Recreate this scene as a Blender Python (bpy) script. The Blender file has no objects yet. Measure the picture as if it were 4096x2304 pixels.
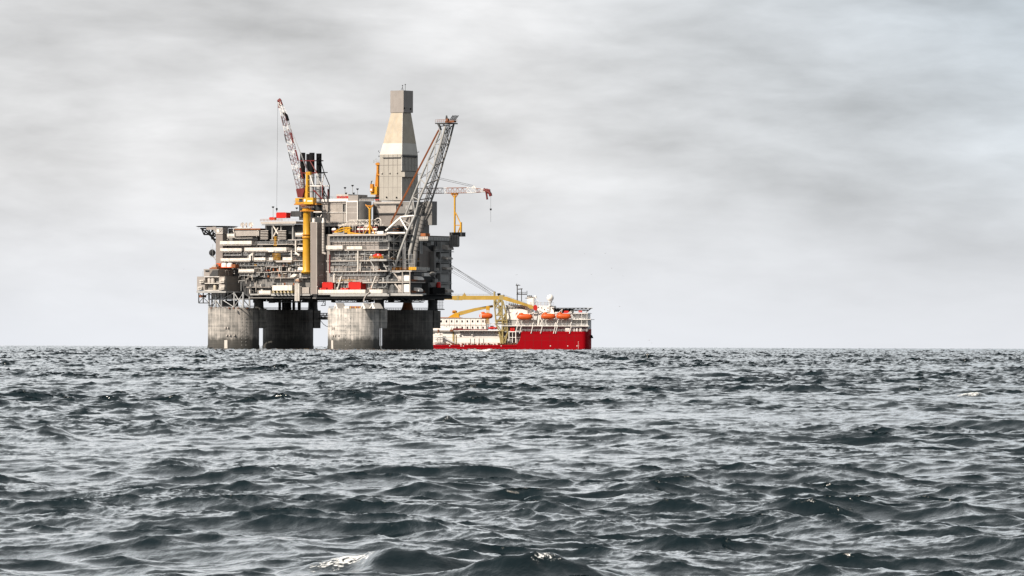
import bpy, math, random
import numpy as np
from mathutils import Vector, Matrix
sc = bpy.context.scene
C = sc.collection
rng = random.Random(7)
R = math.radians
# ---------------------------------------------------------------- camera, sky, sun, exposure
LENS = 200.0
F = LENS/36*4096          # focal length in photograph pixels
CH = 4.0                  # eye height above the water
YC = 1365.0               # photograph row of the level line
TH = 0.0032               # slight roll of the horizon
cd = bpy.data.cameras.new('camera'); cam = bpy.data.objects.new('camera', cd); C.objects.link(cam)
cd.lens = LENS; cd.sensor_width = 36; cd.clip_start = 1; cd.clip_end = 60000
cd.shift_y = (YC-1152)/4096
cam.matrix_world = Matrix.Translation((0, 0, CH)) @ Matrix.Rotation(R(90), 4, 'X') @ Matrix.Rotation(TH, 4, 'Z')
sc.camera = cam
sc.view_settings.view_transform = 'Standard'; sc.view_settings.look = 'None'
sc.view_settings.exposure = 0.3; sc.view_settings.gamma = 1
SUN_AZ, SUN_EL = R(46), R(38)     # to the left of the viewer, a little behind him
sv = Vector((-math.sin(SUN_AZ)*math.cos(SUN_EL), -math.cos(SUN_AZ)*math.cos(SUN_EL), math.sin(SUN_EL)))
sd = bpy.data.lights.new('sun', 'SUN'); so = bpy.data.objects.new('sun', sd); C.objects.link(so)
sd.energy = 5.0; sd.angle = R(0.6); sd.color = (1.0, 0.89, 0.76)
so.rotation_euler = (-sv).to_track_quat('-Z', 'Y').to_euler()
w = bpy.data.worlds.new('World'); sc.world = w; w.use_nodes = True
nt = w.node_tree; nt.nodes.clear()
class NB:
    """small node-building helper"""
    def __init__(s, tree): s.t = tree
    def n(s, typ, ins=None, **kw):
        nd = s.t.nodes.new(typ)
        for k, v in kw.items(): setattr(nd, k, v)
        for k, v in (ins or {}).items():
            if isinstance(v, bpy.types.NodeSocket): s.t.links.new(v, nd.inputs[k])
            else: nd.inputs[k].default_value = v
        return nd
    def math(s, op, a, b=0.0, c=None, clamp=False):
        nd = s.n('ShaderNodeMath', {0: a, 1: b}, operation=op, use_clamp=clamp)
        if c is not None:
            if isinstance(c, bpy.types.NodeSocket): s.t.links.new(c, nd.inputs[2])
            else: nd.inputs[2].default_value = c
        return nd.outputs[0]
    def ramp(s, fac, stops, interp='LINEAR'):
        nd = s.n('ShaderNodeValToRGB', {0: fac}); cr = nd.color_ramp; cr.interpolation = interp
        while len(cr.elements) > 1: cr.elements.remove(cr.elements[-1])
        for i, (p, c) in enumerate(stops):
            e = cr.elements[0] if i == 0 else cr.elements.new(p)
            e.position = p; e.color = (c, c, c, 1) if isinstance(c, (int, float)) else (*c, 1)
        return nd.outputs[0]
    def mix(s, fac, a, b, blend='MIX'):
        nd = s.n('ShaderNodeMix', data_type='RGBA', blend_type=blend)
        for k, v in ((0, fac), (6, a), (7, b)):
            if isinstance(v, bpy.types.NodeSocket): s.t.links.new(v, nd.inputs[k])
            else: nd.inputs[k].default_value = v if k == 0 or len(v) == 4 else (*v, 1)
        return nd.outputs[2]
b = NB(nt)
tc = b.n('ShaderNodeTexCoord').outputs['Generated']
sep = b.n('ShaderNodeSeparateXYZ', {0: tc})
X, Y, Z = sep.outputs
def cloud(sx, sz, scale, detail, rough, off, dist=0.0, shear=0.0):
    zz = b.math('ADD', b.math('MULTIPLY', Z, sz), b.math('MULTIPLY', X, shear))
    v = b.n('ShaderNodeCombineXYZ', {0: b.math('MULTIPLY', X, sx), 1: b.math('MULTIPLY', Y, sx*0.3), 2: zz}).outputs[0]
    v = b.n('ShaderNodeVectorMath', {0: v, 1: off}, operation='ADD').outputs[0]
    return b.n('ShaderNodeTexNoise', {'Vector': v, 'Scale': scale, 'Detail': detail, 'Roughness': rough, 'Distortion': dist}).outputs[0]
big = cloud(16, 40, 1.0, 4, 0.5, (3.1, 1.7, 0.4), 0.3, 2.0)
mid = cloud(34, 120, 1.0, 5, 0.52, (9.3, 2.2, 5.1), 0.2, 3.0)
wisp = cloud(110, 330, 1.0, 5, 0.6, (1.3, 7.2, 8.8), 0.2, -6.0)
base = b.ramp(Z, [(0.0, 0.725), (0.014, 0.69), (0.03, 0.635), (0.062, 0.60), (0.10, 1.25), (0.25, 1.28), (0.42, 0.44), (0.7, 0.27), (1.0, 0.27)])
t = b.math('ADD', b.math('MULTIPLY_ADD', big, 0.70, -0.35), b.math('MULTIPLY_ADD', mid, 0.80, -0.40))
t = b.math('ADD', t, b.math('MULTIPLY_ADD', wisp, 0.16, -0.08))
# cloud contrast grows with height above the horizon, where the veil thins out
amp = b.ramp(Z, [(0.0, 0.10), (0.010, 0.35), (0.035, 1.0), (1.0, 1.0)])
right = b.math('MULTIPLY', b.ramp(b.math('ADD', X, 0.5), [(0.5, 0.0), (0.59, 1.0), (1.0, 1.0)]),
               b.ramp(Z, [(0.0, 0.25), (0.06, 1.0), (1.0, 0.2)]))
lum = b.math('MULTIPLY', base, b.math('ADD', 1.0, b.math('MULTIPLY', t, amp)))
lum = b.math('MULTIPLY', lum, b.math('SUBTRACT', 1.0, b.math('MULTIPLY', right, 0.15)))
left = b.math('MULTIPLY', b.ramp(b.math('ADD', X, 0.5), [(0.405, 1.0), (0.5, 0.0), (1.0, 0.0)]), b.ramp(Z, [(0.02, 0.0), (0.06, 1.0), (0.1, 0.0), (1.0, 0.0)]))
lum = b.math('MULTIPLY', lum, b.math('SUBTRACT', 1.0, b.math("MULTIPLY", left, 0.09)))
# the cloud is heavier behind the viewer and to his right
heavy = b.ramp(b.math('ADD', 0.5, b.math('SUBTRACT', b.math('MULTIPLY', Y, 0.5), b.math('MULTIPLY', X, 0.35))), [(0.25, 0.62), (0.8, 1.0)])
lum = b.math('MULTIPLY', lum, heavy)
tint = b.mix(right, (0.985, 0.985, 1.0, 1), (0.89, 0.98, 1.07, 1))
tint = b.mix(b.ramp(Z, [(0.0, 1.0), (0.03, 0.0), (1.0, 0.0)]), tint, (0.96, 0.985, 1.04, 1))
tint = b.mix(b.ramp(Z, [(0.0, 0.0), (0.07, 0.0), (0.2, 1.0), (1.0, 1.0)]), tint, (0.95, 0.995, 1.02, 1))
ccol = b.mix(1.0, tint, b.n('ShaderNodeCombineColor', {0: lum, 1: lum, 2: lum}).outputs[0], 'MULTIPLY')
sky = b.n('ShaderNodeTexSky', sky_type='NISHITA', sun_disc=False, sun_elevation=SUN_EL, sun_rotation=R(180)+SUN_AZ)
bg1 = b.n('ShaderNodeBackground', {'Color': sky.outputs[0], 'Strength': 0.08})
bg2 = b.n('ShaderNodeBackground', {'Color': ccol, 'Strength': 1.0})
mx = b.n('ShaderNodeMixShader', {0: 0.94, 1: bg1.outputs[0], 2: bg2.outputs[0]})
b.n('ShaderNodeOutputWorld', {0: mx.outputs[0]})
w.cycles_visibility.camera = True

# ---------------------------------------------------------------- frames: photograph pixels -> real metres
ct, st = math.cos(TH), math.sin(TH)
ER = 6.371e6
def ray(px, py):
    sx, sy = (px-2048)/F, (YC-py)/F
    return sx*ct-sy*st, sx*st+sy*ct
class Frame:
    def __init__(s, px, Y, yaw):
        s.o = ((px-2048)/F*Y, Y); s.yaw = yaw
        s.uu = (math.cos(yaw), math.sin(yaw)); s.vv = (-math.sin(yaw), math.cos(yaw))
        s.z0 = -Y*Y/2/ER
    def w(s, p):
        u, v, z = p
        return (s.o[0]+u*s.uu[0]+v*s.vv[0], s.o[1]+u*s.uu[1]+v*s.vv[1], z)
    def _hit(s, px, py, ax, val):
        dx, dz = ray(px, py)
        t = (val+s.o[0]*ax[0]+s.o[1]*ax[1])/(dx*ax[0]+ax[1])
        x, y = dx*t-s.o[0], t-s.o[1]
        return (x*s.uu[0]+y*s.uu[1], x*s.vv[0]+y*s.vv[1], CH+dz*t)
    def P(s, px, py, v): return s._hit(px, py, s.vv, v)      # on a plane along the long face
    def Q(s, px, py, u): return s._hit(px, py, s.uu, u)      # on a plane along the short face
PF = Frame(862, 2990, R(-35))
SF = Frame(2050, 3095, R(-8))
# ---------------------------------------------------------------- materials
MATS = {}
def mat(name, col, rough=0.6, metal=0.0, var=0.18, streak=0.25, stain=(0.12, 0.08, 0.06), scale=0.25, spec=0.35):
    m = bpy.data.materials.new(name); m.use_nodes = True
    t = m.node_tree; t.nodes.clear(); b = NB(t)
    pos = b.n('ShaderNodeNewGeometry').outputs['Position']
    n1 = b.n('ShaderNodeTexNoise', {'Vector': pos, 'Scale': scale, 'Detail': 5, 'Roughness': 0.6}).outputs[0]
    sv_ = b.n('ShaderNodeVectorMath', {0: pos, 1: (1.1, 1.1, 0.07)}, operation='MULTIPLY').outputs[0]
    n2 = b.n('ShaderNodeTexNoise', {'Vector': sv_, 'Scale': 1.0, 'Detail': 4, 'Roughness': 0.65}).outputs[0]
    c = b.mix(b.ramp(n1, [(0.3, 0.0), (0.7, 1.0)]), tuple(x*(1-var) for x in col), tuple(min(1, x*(1+var*0.6)) for x in col))
    if streak: c = b.mix(b.math('MULTIPLY', b.ramp(n2, [(0.5, 0.0), (0.72, 1.0)]), streak), c, stain)
    p = b.n('ShaderNodeBsdfPrincipled', {'Base Color': c, 'Roughness': rough, 'Metallic': metal, 'Specular IOR Level': spec})
    b.n('ShaderNodeOutputMaterial', {0: p.outputs[0]})
    MATS[name] = m; return m
WHITE = mat('white_paint', (.74, .70, .65), .5, var=.16, streak=.42, stain=(.3, .22, .16))
CREAM = mat('cream_paint', (.47, .435, .405), .6, var=.15, streak=.3, stain=(.25, .18, .14))
PINK = mat('faded_primer', (.31, .285, .27), .65, var=.12, streak=.15)
GREY = mat('grey_paint', (.21, .205, .20), .6)
LGREY = mat('light_grey_paint', (.38, .38, .375), .5)
BROWN = mat('brown_grey_cladding', (.21, .185, .165), .7, var=.06, streak=.1)
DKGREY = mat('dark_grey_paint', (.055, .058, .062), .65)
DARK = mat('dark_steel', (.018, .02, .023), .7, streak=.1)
BLACK = mat('black_paint', (.008, .008, .009), .8, streak=0, spec=.1)
STEEL = mat('galvanised_steel', (.42, .43, .44), .45, .3, streak=.15)
YELLOW = mat('yellow_paint', (.62, .33, .025), .45, streak=.3, stain=(.3, .12, .02))
SHIPYEL = mat('mustard_paint', (.50, .33, .07), .5, streak=.25, stain=(.25, .13, .03))
OLIVE = mat('faded_mustard_paint', (.40, .32, .14), .6, streak=.25)
AMBER = mat('amber_paint', (.5, .2, .02), .5, streak=.2)
ORANGE = mat('orange_paint', (.62, .10, .018), .4, var=.08, streak=.1)
RED = mat('red_paint', (.55, .018, .012), .5, var=.08, streak=.12, stain=(.2, .01, .01))
HULLRED = mat('hull_red_paint', (.30, .001, .006), .7, spec=.08, var=.06, streak=.12, stain=(.22, .006, .01))
MAROON = mat('maroon_paint', (.15, .018, .018), .55, streak=.1)
RUST = mat('rusty_steel', (.20, .075, .035), .8, var=.4, streak=.4)
RUSTO = mat('rust_orange_steel', (.30, .10, .035), .7, var=.25, streak=.2)
SHIPW = mat('ship_white_paint', (.86, .83, .80), .45, var=.06, streak=.2, stain=(.4, .3, .24))
SHIPG = mat('ship_grey_paint', (.60, .61, .62), .5, var=.1, streak=.15)
GLASS = mat('dark_glass', (.012, .014, .016), .12, streak=0)
DERR = mat('derrick_cladding', (.38, .36, .325), .6, var=.08, streak=.12, stain=(.28, .24, .19))
GOLD = mat('yellowed_cladding', (.46, .405, .325), .5, var=.16, streak=.4, stain=(.5, .36, .2))
BRIGHT = mat('fresh_white_cladding', (.60, .575, .53), .5, var=.08, streak=.1, stain=(.6, .5, .4))
TAUPE = mat('taupe_cladding', (.25, .22, .205), .65, var=.07, streak=.12)
GULL = mat('gull_grey', (.45, .45, .46), .8, streak=0)
# ---------------------------------------------------------------- mesh building
WM = {}
class MB:
    def __init__(s, fr=PF): s.v = []; s.f = []; s.mi = []; s.cur = 0; s.fr = fr; s.sm = []
    def add(s, vs, fs, smooth=False):
        o = len(s.v); s.v += [s.fr.w(p) for p in vs]
        s.f += [tuple(i+o for i in f) for f in fs]; s.mi += [s.cur]*len(fs); s.sm += [smooth]*len(fs)
        return s
    def box(s, u0, u1, v0, v1, z0, z1):
        return s.add([(u0, v0, z0), (u1, v0, z0), (u1, v1, z0), (u0, v1, z0), (u0, v0, z1), (u1, v0, z1), (u1, v1, z1), (u0, v1, z1)],
              [(0, 3, 2, 1), (4, 5, 6, 7), (0, 1, 5, 4), (1, 2, 6, 5), (2, 3, 7, 6), (3, 0, 4, 7)])
    def tube(s, p, q, r, n=6, r2=None, cap=True):
        p, q = Vector(p), Vector(q); d = q-p
        if d.length < 1e-6: return s
        r2 = r if r2 is None else r2
        a = d.normalized(); x = a.orthogonal() if abs(a.z) < .99 else Vector((1, 0, 0))
        x = (x-a*x.dot(a)).normalized(); y = a.cross(x)
        vs = []
        for c, rr in ((p, r), (q, r2)):
            for i in range(n):
                t = 2*math.pi*(i+.5)/n; vs.append(tuple(c+x*(rr*math.cos(t))+y*(rr*math.sin(t))))
        fs = [(i, (i+1) % n, n+(i+1) % n, n+i) for i in range(n)]
        s.add(vs, fs, n > 5)
        if cap: s.add(vs, [tuple(reversed(range(n))), tuple(range(n, 2*n))])
        return s
    def path(s, pts, r, n=6):
        for p, q in zip(pts, pts[1:]): s.tube(p, q, r, n)
        return s
    def lathe(s, c, prof, n=24, a0=0.0):
        """profile of (radius, z) about the vertical through c=(u,v)"""
        vs = [(c[0]+r*math.cos(a0+2*math.pi*i/n), c[1]+r*math.sin(a0+2*math.pi*i/n), z) for r, z in prof for i in range(n)]
        fs = [(k*n+i, k*n+(i+1) % n, (k+1)*n+(i+1) % n, (k+1)*n+i) for k in range(len(prof)-1) for i in range(n)]
        s.add(vs, fs, n > 8)
        m = (len(prof)-1)*n
        return s.add([vs[i] for i in range(n)]+vs[m:], [tuple(reversed(range(n))), tuple(range(n, 2*n))])
    def prism_v(s, poly, v0, v1):
        """polygon of (u,z) extruded along v"""
        n = len(poly); vs = [(u, v0, z) for u, z in poly]+[(u, v1, z) for u, z in poly]
        return s.add(vs, [tuple(range(n)), tuple(reversed(range(n, 2*n)))]+[((i+1) % n, i, n+i, n+(i+1) % n) for i in range(n)])
    def prism_u(s, poly, u0, u1):
        n = len(poly); vs = [(u0, v, z) for v, z in poly]+[(u1, v, z) for v, z in poly]
        return s.add(vs, [tuple(range(n)), tuple(reversed(range(n, 2*n)))]+[((i+1) % n, i, n+i, n+(i+1) % n) for i in range(n)])
    def prism_z(s, poly, z0, z1):
        n = len(poly); vs = [(u, v, z0) for u, v in poly]+[(u, v, z1) for u, v in poly]
        return s.add(vs, [tuple(reversed(range(n))), tuple(range(n, 2*n))]+[(i, (i+1) % n, n+(i+1) % n, n+i) for i in range(n)])
    def ell(s, c, r, nu=16, nv=10, fn=None):
        vs = []
        for j in range(nv+1):
            t = math.pi*j/nv
            for i in range(nu):
                a = 2*math.pi*i/nu
                x, y, z = math.sin(t)*math.cos(a), math.sin(t)*math.sin(a), math.cos(t)
                if fn: x, y, z = fn(x, y, z)
                vs.append((c[0]+x*r[0], c[1]+y*r[1], c[2]+z*r[2]))
        fs = [(j*nu+i, (j+1)*nu+i, (j+1)*nu+(i+1) % nu, j*nu+(i+1) % nu) for j in range(nv) for i in range(nu)]
        return s.add(vs, fs, True)
    # ---- pixel measured shapes, at a real depth
    def W(s, a, c, yt, yb, v, d, inset=0):
        ym = (yt+yb)/2; u0 = s.fr.P(a, ym, v)[0]; u1 = s.fr.P(c, ym, v)[0]
        zt = s.fr.P((a+c)/2, yt, v)[2]; zb = s.fr.P((a+c)/2, yb, v)[2]
        return s.box(u0, u1, v, v+d, zb, zt)
    def LR(s, a, c, e, yt, yb, v):
        ym = (yt+yb)/2; u0 = s.fr.P(a, ym, v)[0]; u1 = s.fr.P(c, ym, v)[0]; v1 = s.fr.Q(e, ym, u1)[1]
        return s.box(u0, u1, v, v1, s.fr.P(c, yb, v)[2], s.fr.P(c, yt, v)[2])
    def RW(s, a, c, yt, yb, u, d):
        ym = (yt+yb)/2; v0 = s.fr.Q(a, ym, u)[1]; v1 = s.fr.Q(c, ym, u)[1]
        return s.box(u-d, u, v0, v1, s.fr.Q((a+c)/2, yb, u)[2], s.fr.Q((a+c)/2, yt, u)[2])
    def L(s, pts, v, r, n=5):
        """polyline of photograph pixels on the plane v (or per-point v)"""
        q = [s.fr.P(p[0], p[1], p[2] if len(p) > 2 else v) for p in pts]
        return s.path(q, r, n)
    def build(s, name, m, parent=None):
        me = bpy.data.meshes.new(name)
        inv = WM[parent.name].inverted() if parent else None
        vs = [tuple(inv @ Vector(p)) for p in s.v] if parent else s.v
        me.from_pydata(vs, [], s.f)
        for mm in (m if isinstance(m, (list, tuple)) else [m]): me.materials.append(mm)
        me.polygons.foreach_set('material_index', s.mi); me.polygons.foreach_set('use_smooth', s.sm)
        me.update()
        o = bpy.data.objects.new(name, me); C.objects.link(o)
        if parent: o.parent = parent; WM[o.name] = WM[parent.name]
        else: WM[o.name] = Matrix.Identity(4)
        return o
def thing(name, label, cat, p, fr=PF, group=None, yaw=None):
    o = bpy.data.objects.new(name, None); C.objects.link(o); o.empty_display_size = 1
    o.location = fr.w(p); o.rotation_euler = (0, 0, fr.yaw if yaw is None else yaw)
    o['label'] = label; o['category'] = cat; o['kind'] = 'thing'
    if group: o['group'] = group
    WM[o.name] = Matrix.Translation(o.location) @ Matrix.Rotation(o.rotation_euler.z, 4, 'Z')
    return o
def dup(root, loc, rz=None, label=None):
    r = root.copy(); C.objects.link(r); r.location = loc
    if rz is not None: r.rotation_euler = (0, 0, rz)
    if label: r['label'] = label
    WM[r.name] = Matrix.Translation(r.location) @ Matrix.Rotation(r.rotation_euler.z, 4, 'Z')
    for ch in list(root.children):
        c = ch.copy(); C.objects.link(c); c.parent = r
        for g in list(ch.children):
            d = g.copy(); C.objects.link(d); d.parent = c
    return r
# ---------------------------------------------------------------- the sea
def wave_tile(N, L, seed, heading, lmin, lmax, lpeak, rms, spread=2.0, fall=4.0):
    g = np.random.default_rng(seed)
    k1 = np.fft.fftfreq(N, L/N)*2*np.pi
    kx, ky = np.meshgrid(k1, k1, indexing='ij'); k = np.hypot(kx, ky); k[0, 0] = 1e-9
    kp = 2*np.pi/lpeak
    cosd = (kx*math.cos(heading)+ky*math.sin(heading))/k
    P = k**-fall*np.exp(-1.25*(kp/k)**2)*np.where(cosd > 0, np.abs(cosd)**(2*spread), 0.04*np.abs(cosd)**2)+0*k
    P[(k < 2*np.pi/lmax) | (k > 2*np.pi/lmin)] = 0; P[0, 0] = 0
    H = np.sqrt(P)*(g.normal(size=(N, N))+1j*g.normal(size=(N, N)))
    h = np.fft.ifft2(H); s = rms/np.real(h).std(); H = H*s
    f = lambda A: np.real(np.fft.ifft2(A)).astype(np.float32)
    ikx, iky = 1j*kx/k, 1j*ky/k
    h = f(H); dx = f(ikx*H); dy = f(iky*H)
    J = (1+f(-kx*kx/k*H))*(1+f(-ky*ky/k*H))-f(-kx*ky/k*H)**2
    return h, dx, dy, J.astype(np.float32), L, N
def sample(tile, x, y, rot, comps):
    h, dx, dy, J, L, N = tile
    c, s = math.cos(rot), math.sin(rot)
    a = (c*x+s*y)/L*N; e = (-s*x+c*y)/L*N
    i0 = np.floor(a); j0 = np.floor(e); fa = (a-i0).astype(np.float32); fe = (e-j0).astype(np.float32)
    i0 = i0.astype(np.int64) % N; j0 = j0.astype(np.int64) % N; i1 = (i0+1) % N; j1 = (j0+1) % N
    out = []
    for arr in comps:
        T = tile[arr]
        out.append(T[i0, j0]*(1-fa)*(1-fe)+T[i1, j0]*fa*(1-fe)+T[i0, j1]*(1-fa)*fe+T[i1, j1]*fa*fe)
    return out
WH = R(226)       # the seas run towards the viewer and to the left
tA = wave_tile(1024, 190.0, 11, WH-R(8), 0.5, 60, 10.5, 0.112, 3.0, 4.3)
tC = wave_tile(1024, 127.0, 23, WH+R(16), 0.3, 30, 4.0, 0.050, 1.8, 4.3)
tB = wave_tile(512, 17.0, 5, WH, 0.08, 1.2, 1.2, 0.0105, 1.0, 3.6)
rad = np.concatenate([np.exp(np.arange(math.log(25), math.log(84), .004)),
                      np.exp(np.arange(math.log(84), math.log(9500), .00105))])
ang = np.concatenate([np.linspace(-55, -7, 60)[:-1], np.linspace(-7, 7, 720), np.linspace(7, 55, 60)[1:]])*math.pi/180
RR, AA = np.meshgrid(rad, ang, indexing='ij')
x = RR*np.sin(AA); y = RR*np.cos(AA)
hA, ax, ay, JA = sample(tA, x, y, 0.0, (0, 1, 2, 3))
hC, cx, cy, JC = sample(tC, x+31, y-17, 0.0, (0, 1, 2, 3))
hB, bx_, by_, = sample(tB, x, y, 0.0, (0, 1, 2))
fb = np.clip((700-RR)/450, 0, 1).astype(np.float32)
group_env = (1+.9*np.clip((RR-120)/1500,0,1))*(1+0.42*np.sin(x*0.05+y*0.021+1.0)*np.sin(y*0.037-x*0.013)).astype(np.float32)
lam = 1.65
z = (hA+hC)*group_env+hB*fb*(1+.55*np.sin(x*.31+y*.043+2)*np.sin(y*.071-x*.12))
xx = x+lam*((ax+cx)*group_env+bx_*fb*.8); yy = y+lam*((ay+cy)*group_env+by_*fb*.8)
Jm = (1+lam*(JA-1))+(1+lam*(JC-1))-1
foam = np.clip((-1.35-Jm)*1.2, 0, 1).astype(np.float32)
# the steep breaking seas nearest the viewer, and two whitecaps far out by the ship
def breaker(px, py, su, sv_, head, lift, seed, f0, f1, fw=.4, gain=-.4):
    global z, foam
    dist = (CH-lift)/((py-YC)/F)
    X0, Y0 = (px-2048)/F*dist, dist
    c, s_ = math.cos(head), math.sin(head)
    a = ((x-X0)*c+(y-Y0)*s_)/su; e = -(x-X0)*s_+(y-Y0)*c
    e = (e+su*(.14*np.sin(a*2.1+seed)+.07*np.sin(a*5.3+seed*2)+.035*np.sin(a*11+seed*5)))/sv_
    # a cusped crest: steep towards the viewer, long at the back
    prof = np.where(e < 0, np.exp(-np.abs(e)**1.15/0.62), np.exp(-np.abs(e)**1.05/1.6))
    env = np.exp(-np.abs(a)**2.0)*(1+.06*np.sin(a*4+seed)+.035*np.sin(a*9+3*seed)+.02*np.sin(a*23+seed))
    m_ = np.exp(-(a*.8)**4-(e*.4)**4)
    z = z*(1+gain*m_)+(lift+dist*dist/2/ER)*env*prof
    wob = .5+.5*np.sin(a*17+seed)*np.sin(a*7.3+2*seed)
    f = np.exp(-((e+.10)/(fw*(.45+wob)))**2)*np.clip((a-f0)*3, 0, 1)*np.clip((f1-a)*3, 0, 1)
    foam = np.maximum(foam, f*.66)
breaker(1540, 2172, 1.75, 1.0, R(-15), 0.55, 0.3, -.85, -0.02, .38)
breaker(2150, 2240, 1.7, .95, R(-8), 0.46, 1.9, -0.15, 0.4, .2)
breaker(1960, 1400, 10, 12, R(4), 0.9, 0.6, -.9, .3, .4, 0)
breaker(3880, 1560, 1.6, 2.0, R(-8), .45, 1.1, -.7, .6, .3, 0)
breaker(1790, 1665, 1.0, 1.4, R(-10), .4, 2.1, -.3, .3, .25, 0)
breaker(210, 1722, 1.0, 1.5, R(-14), .4, .7, -.6, -.1, .3, 0)
breaker(2140, 1402, 9, 12, R(0), 0.7, 2.6, -.9, -.1, .4, 0)
# wash round the concrete columns and along the ship's side
for px_, v_ in ((934, 5.0), (1415, 5.0), (1152, 54.0), (1630, 54.0)):
    h_ = PF.P(px_, 1395, v_); cx_, cy_, _z = PF.w(h_)
    d_ = np.hypot(x-cx_, y-cy_)-13.6
    foam = np.maximum(foam, (.52*np.exp(-np.clip(d_, 0, 50)/1.6)*(d_ < 40)).astype(np.float32))
z = z-(RR*RR)/(2*ER)
nr, na = RR.shape
co = np.stack([xx, yy, z], -1).reshape(-1, 3).astype(np.float32)
idx = np.arange(nr*na).reshape(nr, na)
q = np.stack([idx[:-1, :-1], idx[:-1, 1:], idx[1:, 1:], idx[1:, :-1]], -1).reshape(-1, 4)
me = bpy.data.meshes.new('sea')
me.vertices.add(len(co)); me.vertices.foreach_set('co', co.ravel())
me.loops.add(q.size); me.loops.foreach_set('vertex_index', q.ravel().astype(np.int32))
me.polygons.add(len(q)); me.polygons.foreach_set('loop_start', np.arange(0, q.size, 4, dtype=np.int32))
me.polygons.foreach_set('loop_total', np.full(len(q), 4, np.int32))
me.polygons.foreach_set('use_smooth', np.ones(len(q), bool))
at = me.attributes.new('foam', 'FLOAT', 'POINT'); at.data.foreach_set('value', foam.ravel().astype(np.float32))
me.update()
if me.polygons[0].normal.z < 0: me.flip_normals()
sea = bpy.data.objects.new('sea', me); C.objects.link(sea); sea['kind'] = 'structure'
del co, q, x, y, xx, yy, RR, AA, idx
m = bpy.data.materials.new('sea_water'); m.use_nodes = True; t = m.node_tree; t.nodes.clear(); b = NB(t)
pos = b.n('ShaderNodeNewGeometry').outputs['Position']
pm_ = b.n('ShaderNodeMapping', {'Vector': pos, 'Rotation': (0, 0, R(-26)), 'Scale': (1.0, .5, 1.0)}).outputs[0]
r1 = b.n('ShaderNodeTexNoise', {'Vector': pm_, 'Scale': 5.5, 'Detail': 5, 'Roughness': 0.62, 'Distortion': .3}).outputs[0]
r2 = b.n('ShaderNodeTexNoise', {'Vector': pm_, 'Scale': 1.1, 'Detail': 4, 'Roughness': 0.6, 'Distortion': .4}).outputs[0]
r3 = b.n('ShaderNodeTexNoise', {'Vector': pm_, 'Scale': 17.0, 'Detail': 3, 'Roughness': 0.6, 'Distortion': .2}).outputs[0]
hgt = b.math('ADD', b.math('ADD', b.math('MULTIPLY', r1, 0.024), b.math('MULTIPLY', r2, 0.018)), b.math('MULTIPLY', r3, 0.008))
bump = b.n('ShaderNodeBump', {'Height': hgt, 'Strength': 0.8, 'Distance': 1.0}).outputs[0]
water = b.n('ShaderNodeBsdfPrincipled', {'Base Color': (.003, .009, .012, 1), 'Roughness': 0.13, 'IOR': 1.38, 'Normal': bump})
fo = b.n('ShaderNodeBsdfPrincipled', {'Base Color': (.82, .84, .85, 1), 'Roughness': .8})
fa_ = b.n('ShaderNodeAttribute', attribute_name='foam').outputs['Fac']
fn = b.n('ShaderNodeTexNoise', {'Vector': pos, 'Scale': 10.0, 'Detail': 7, 'Roughness': .75}).outputs[0]
fm = b.math('MULTIPLY', b.ramp(fa_, [(0.04, 0.0), (0.2, 1.0)]), b.ramp(b.math('ADD', fa_, b.math('MULTIPLY_ADD', fn, 3.0, -1.52)), [(0.40, 0.0), (0.62, 1.0)]))
ms = b.n('ShaderNodeMixShader', {0: fm, 1: water.outputs[0], 2: fo.outputs[0]})
b.n('ShaderNodeOutputMaterial', {0: ms.outputs[0]})
me.materials.append(m)
# ---------------------------------------------------------------- concrete columns
def concrete(name, dark):
    m = bpy.data.materials.new(name); m.use_nodes = True
    t = m.node_tree; t.nodes.clear(); b = NB(t)
    oc = b.n('ShaderNodeTexCoord').outputs['Object']
    sx, sy, sz = b.n('ShaderNodeSeparateXYZ', {0: oc}).outputs
    an = b.math('MULTIPLY', b.math('ARCTAN2', sy, sx), 13.0)
    cyl = b.n('ShaderNodeCombineXYZ', {0: an, 1: sz, 2: 0.0}).outputs[0]
    def nz(scx, scz, d, off):
        v = b.n('ShaderNodeVectorMath', {0: cyl, 1: (scx, scz, 1)}, operation='MULTIPLY').outputs[0]
        v = b.n('ShaderNodeVectorMath', {0: v, 1: (off, off*2, off)}, operation='ADD').outputs[0]
        return b.n('ShaderNodeTexNoise', {'Vector': v, 'Scale': 1.0, 'Detail': d, 'Roughness': .65}).outputs[0]
    vert = nz(.95, .03, 4, 1.3); horz = nz(.03, .9, 3, 4.1); blot = nz(.16, .13, 5, 7.7); fine = nz(1.3, .25, 4, 2.2)
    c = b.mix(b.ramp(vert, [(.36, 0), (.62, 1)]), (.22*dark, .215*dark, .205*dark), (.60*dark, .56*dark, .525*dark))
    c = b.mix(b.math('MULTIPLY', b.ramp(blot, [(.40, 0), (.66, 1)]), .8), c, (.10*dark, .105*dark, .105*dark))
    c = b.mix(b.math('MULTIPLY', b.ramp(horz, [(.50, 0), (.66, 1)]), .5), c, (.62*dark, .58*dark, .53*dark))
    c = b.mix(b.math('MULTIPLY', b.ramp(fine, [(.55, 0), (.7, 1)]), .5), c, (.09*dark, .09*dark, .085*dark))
    # shuttering lines and the wet, weed-dark splash zone
    lift = b.math('LESS_THAN', b.math('FRACT', b.math('MULTIPLY', sz, .42)), .09)
    c = b.mix(b.math('MULTIPLY', lift, .30), c, (.10*dark, .10*dark, .095*dark))
    wet = b.math('ADD', b.math('MULTIPLY', sz, -.14), b.math('MULTIPLY_ADD', nz(.22, .12, 4, 9.1), 1.0, .62))
    c = b.mix(b.ramp(wet, [(.12, 0), (.42, .85), (1, .95)]), c, (.035, .035, .032))
    p = b.n('ShaderNodeBsdfPrincipled', {'Base Color': c, 'Roughness': .85})
    b.n('ShaderNodeOutputMaterial', {0: p.outputs[0]})
    return m
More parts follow.
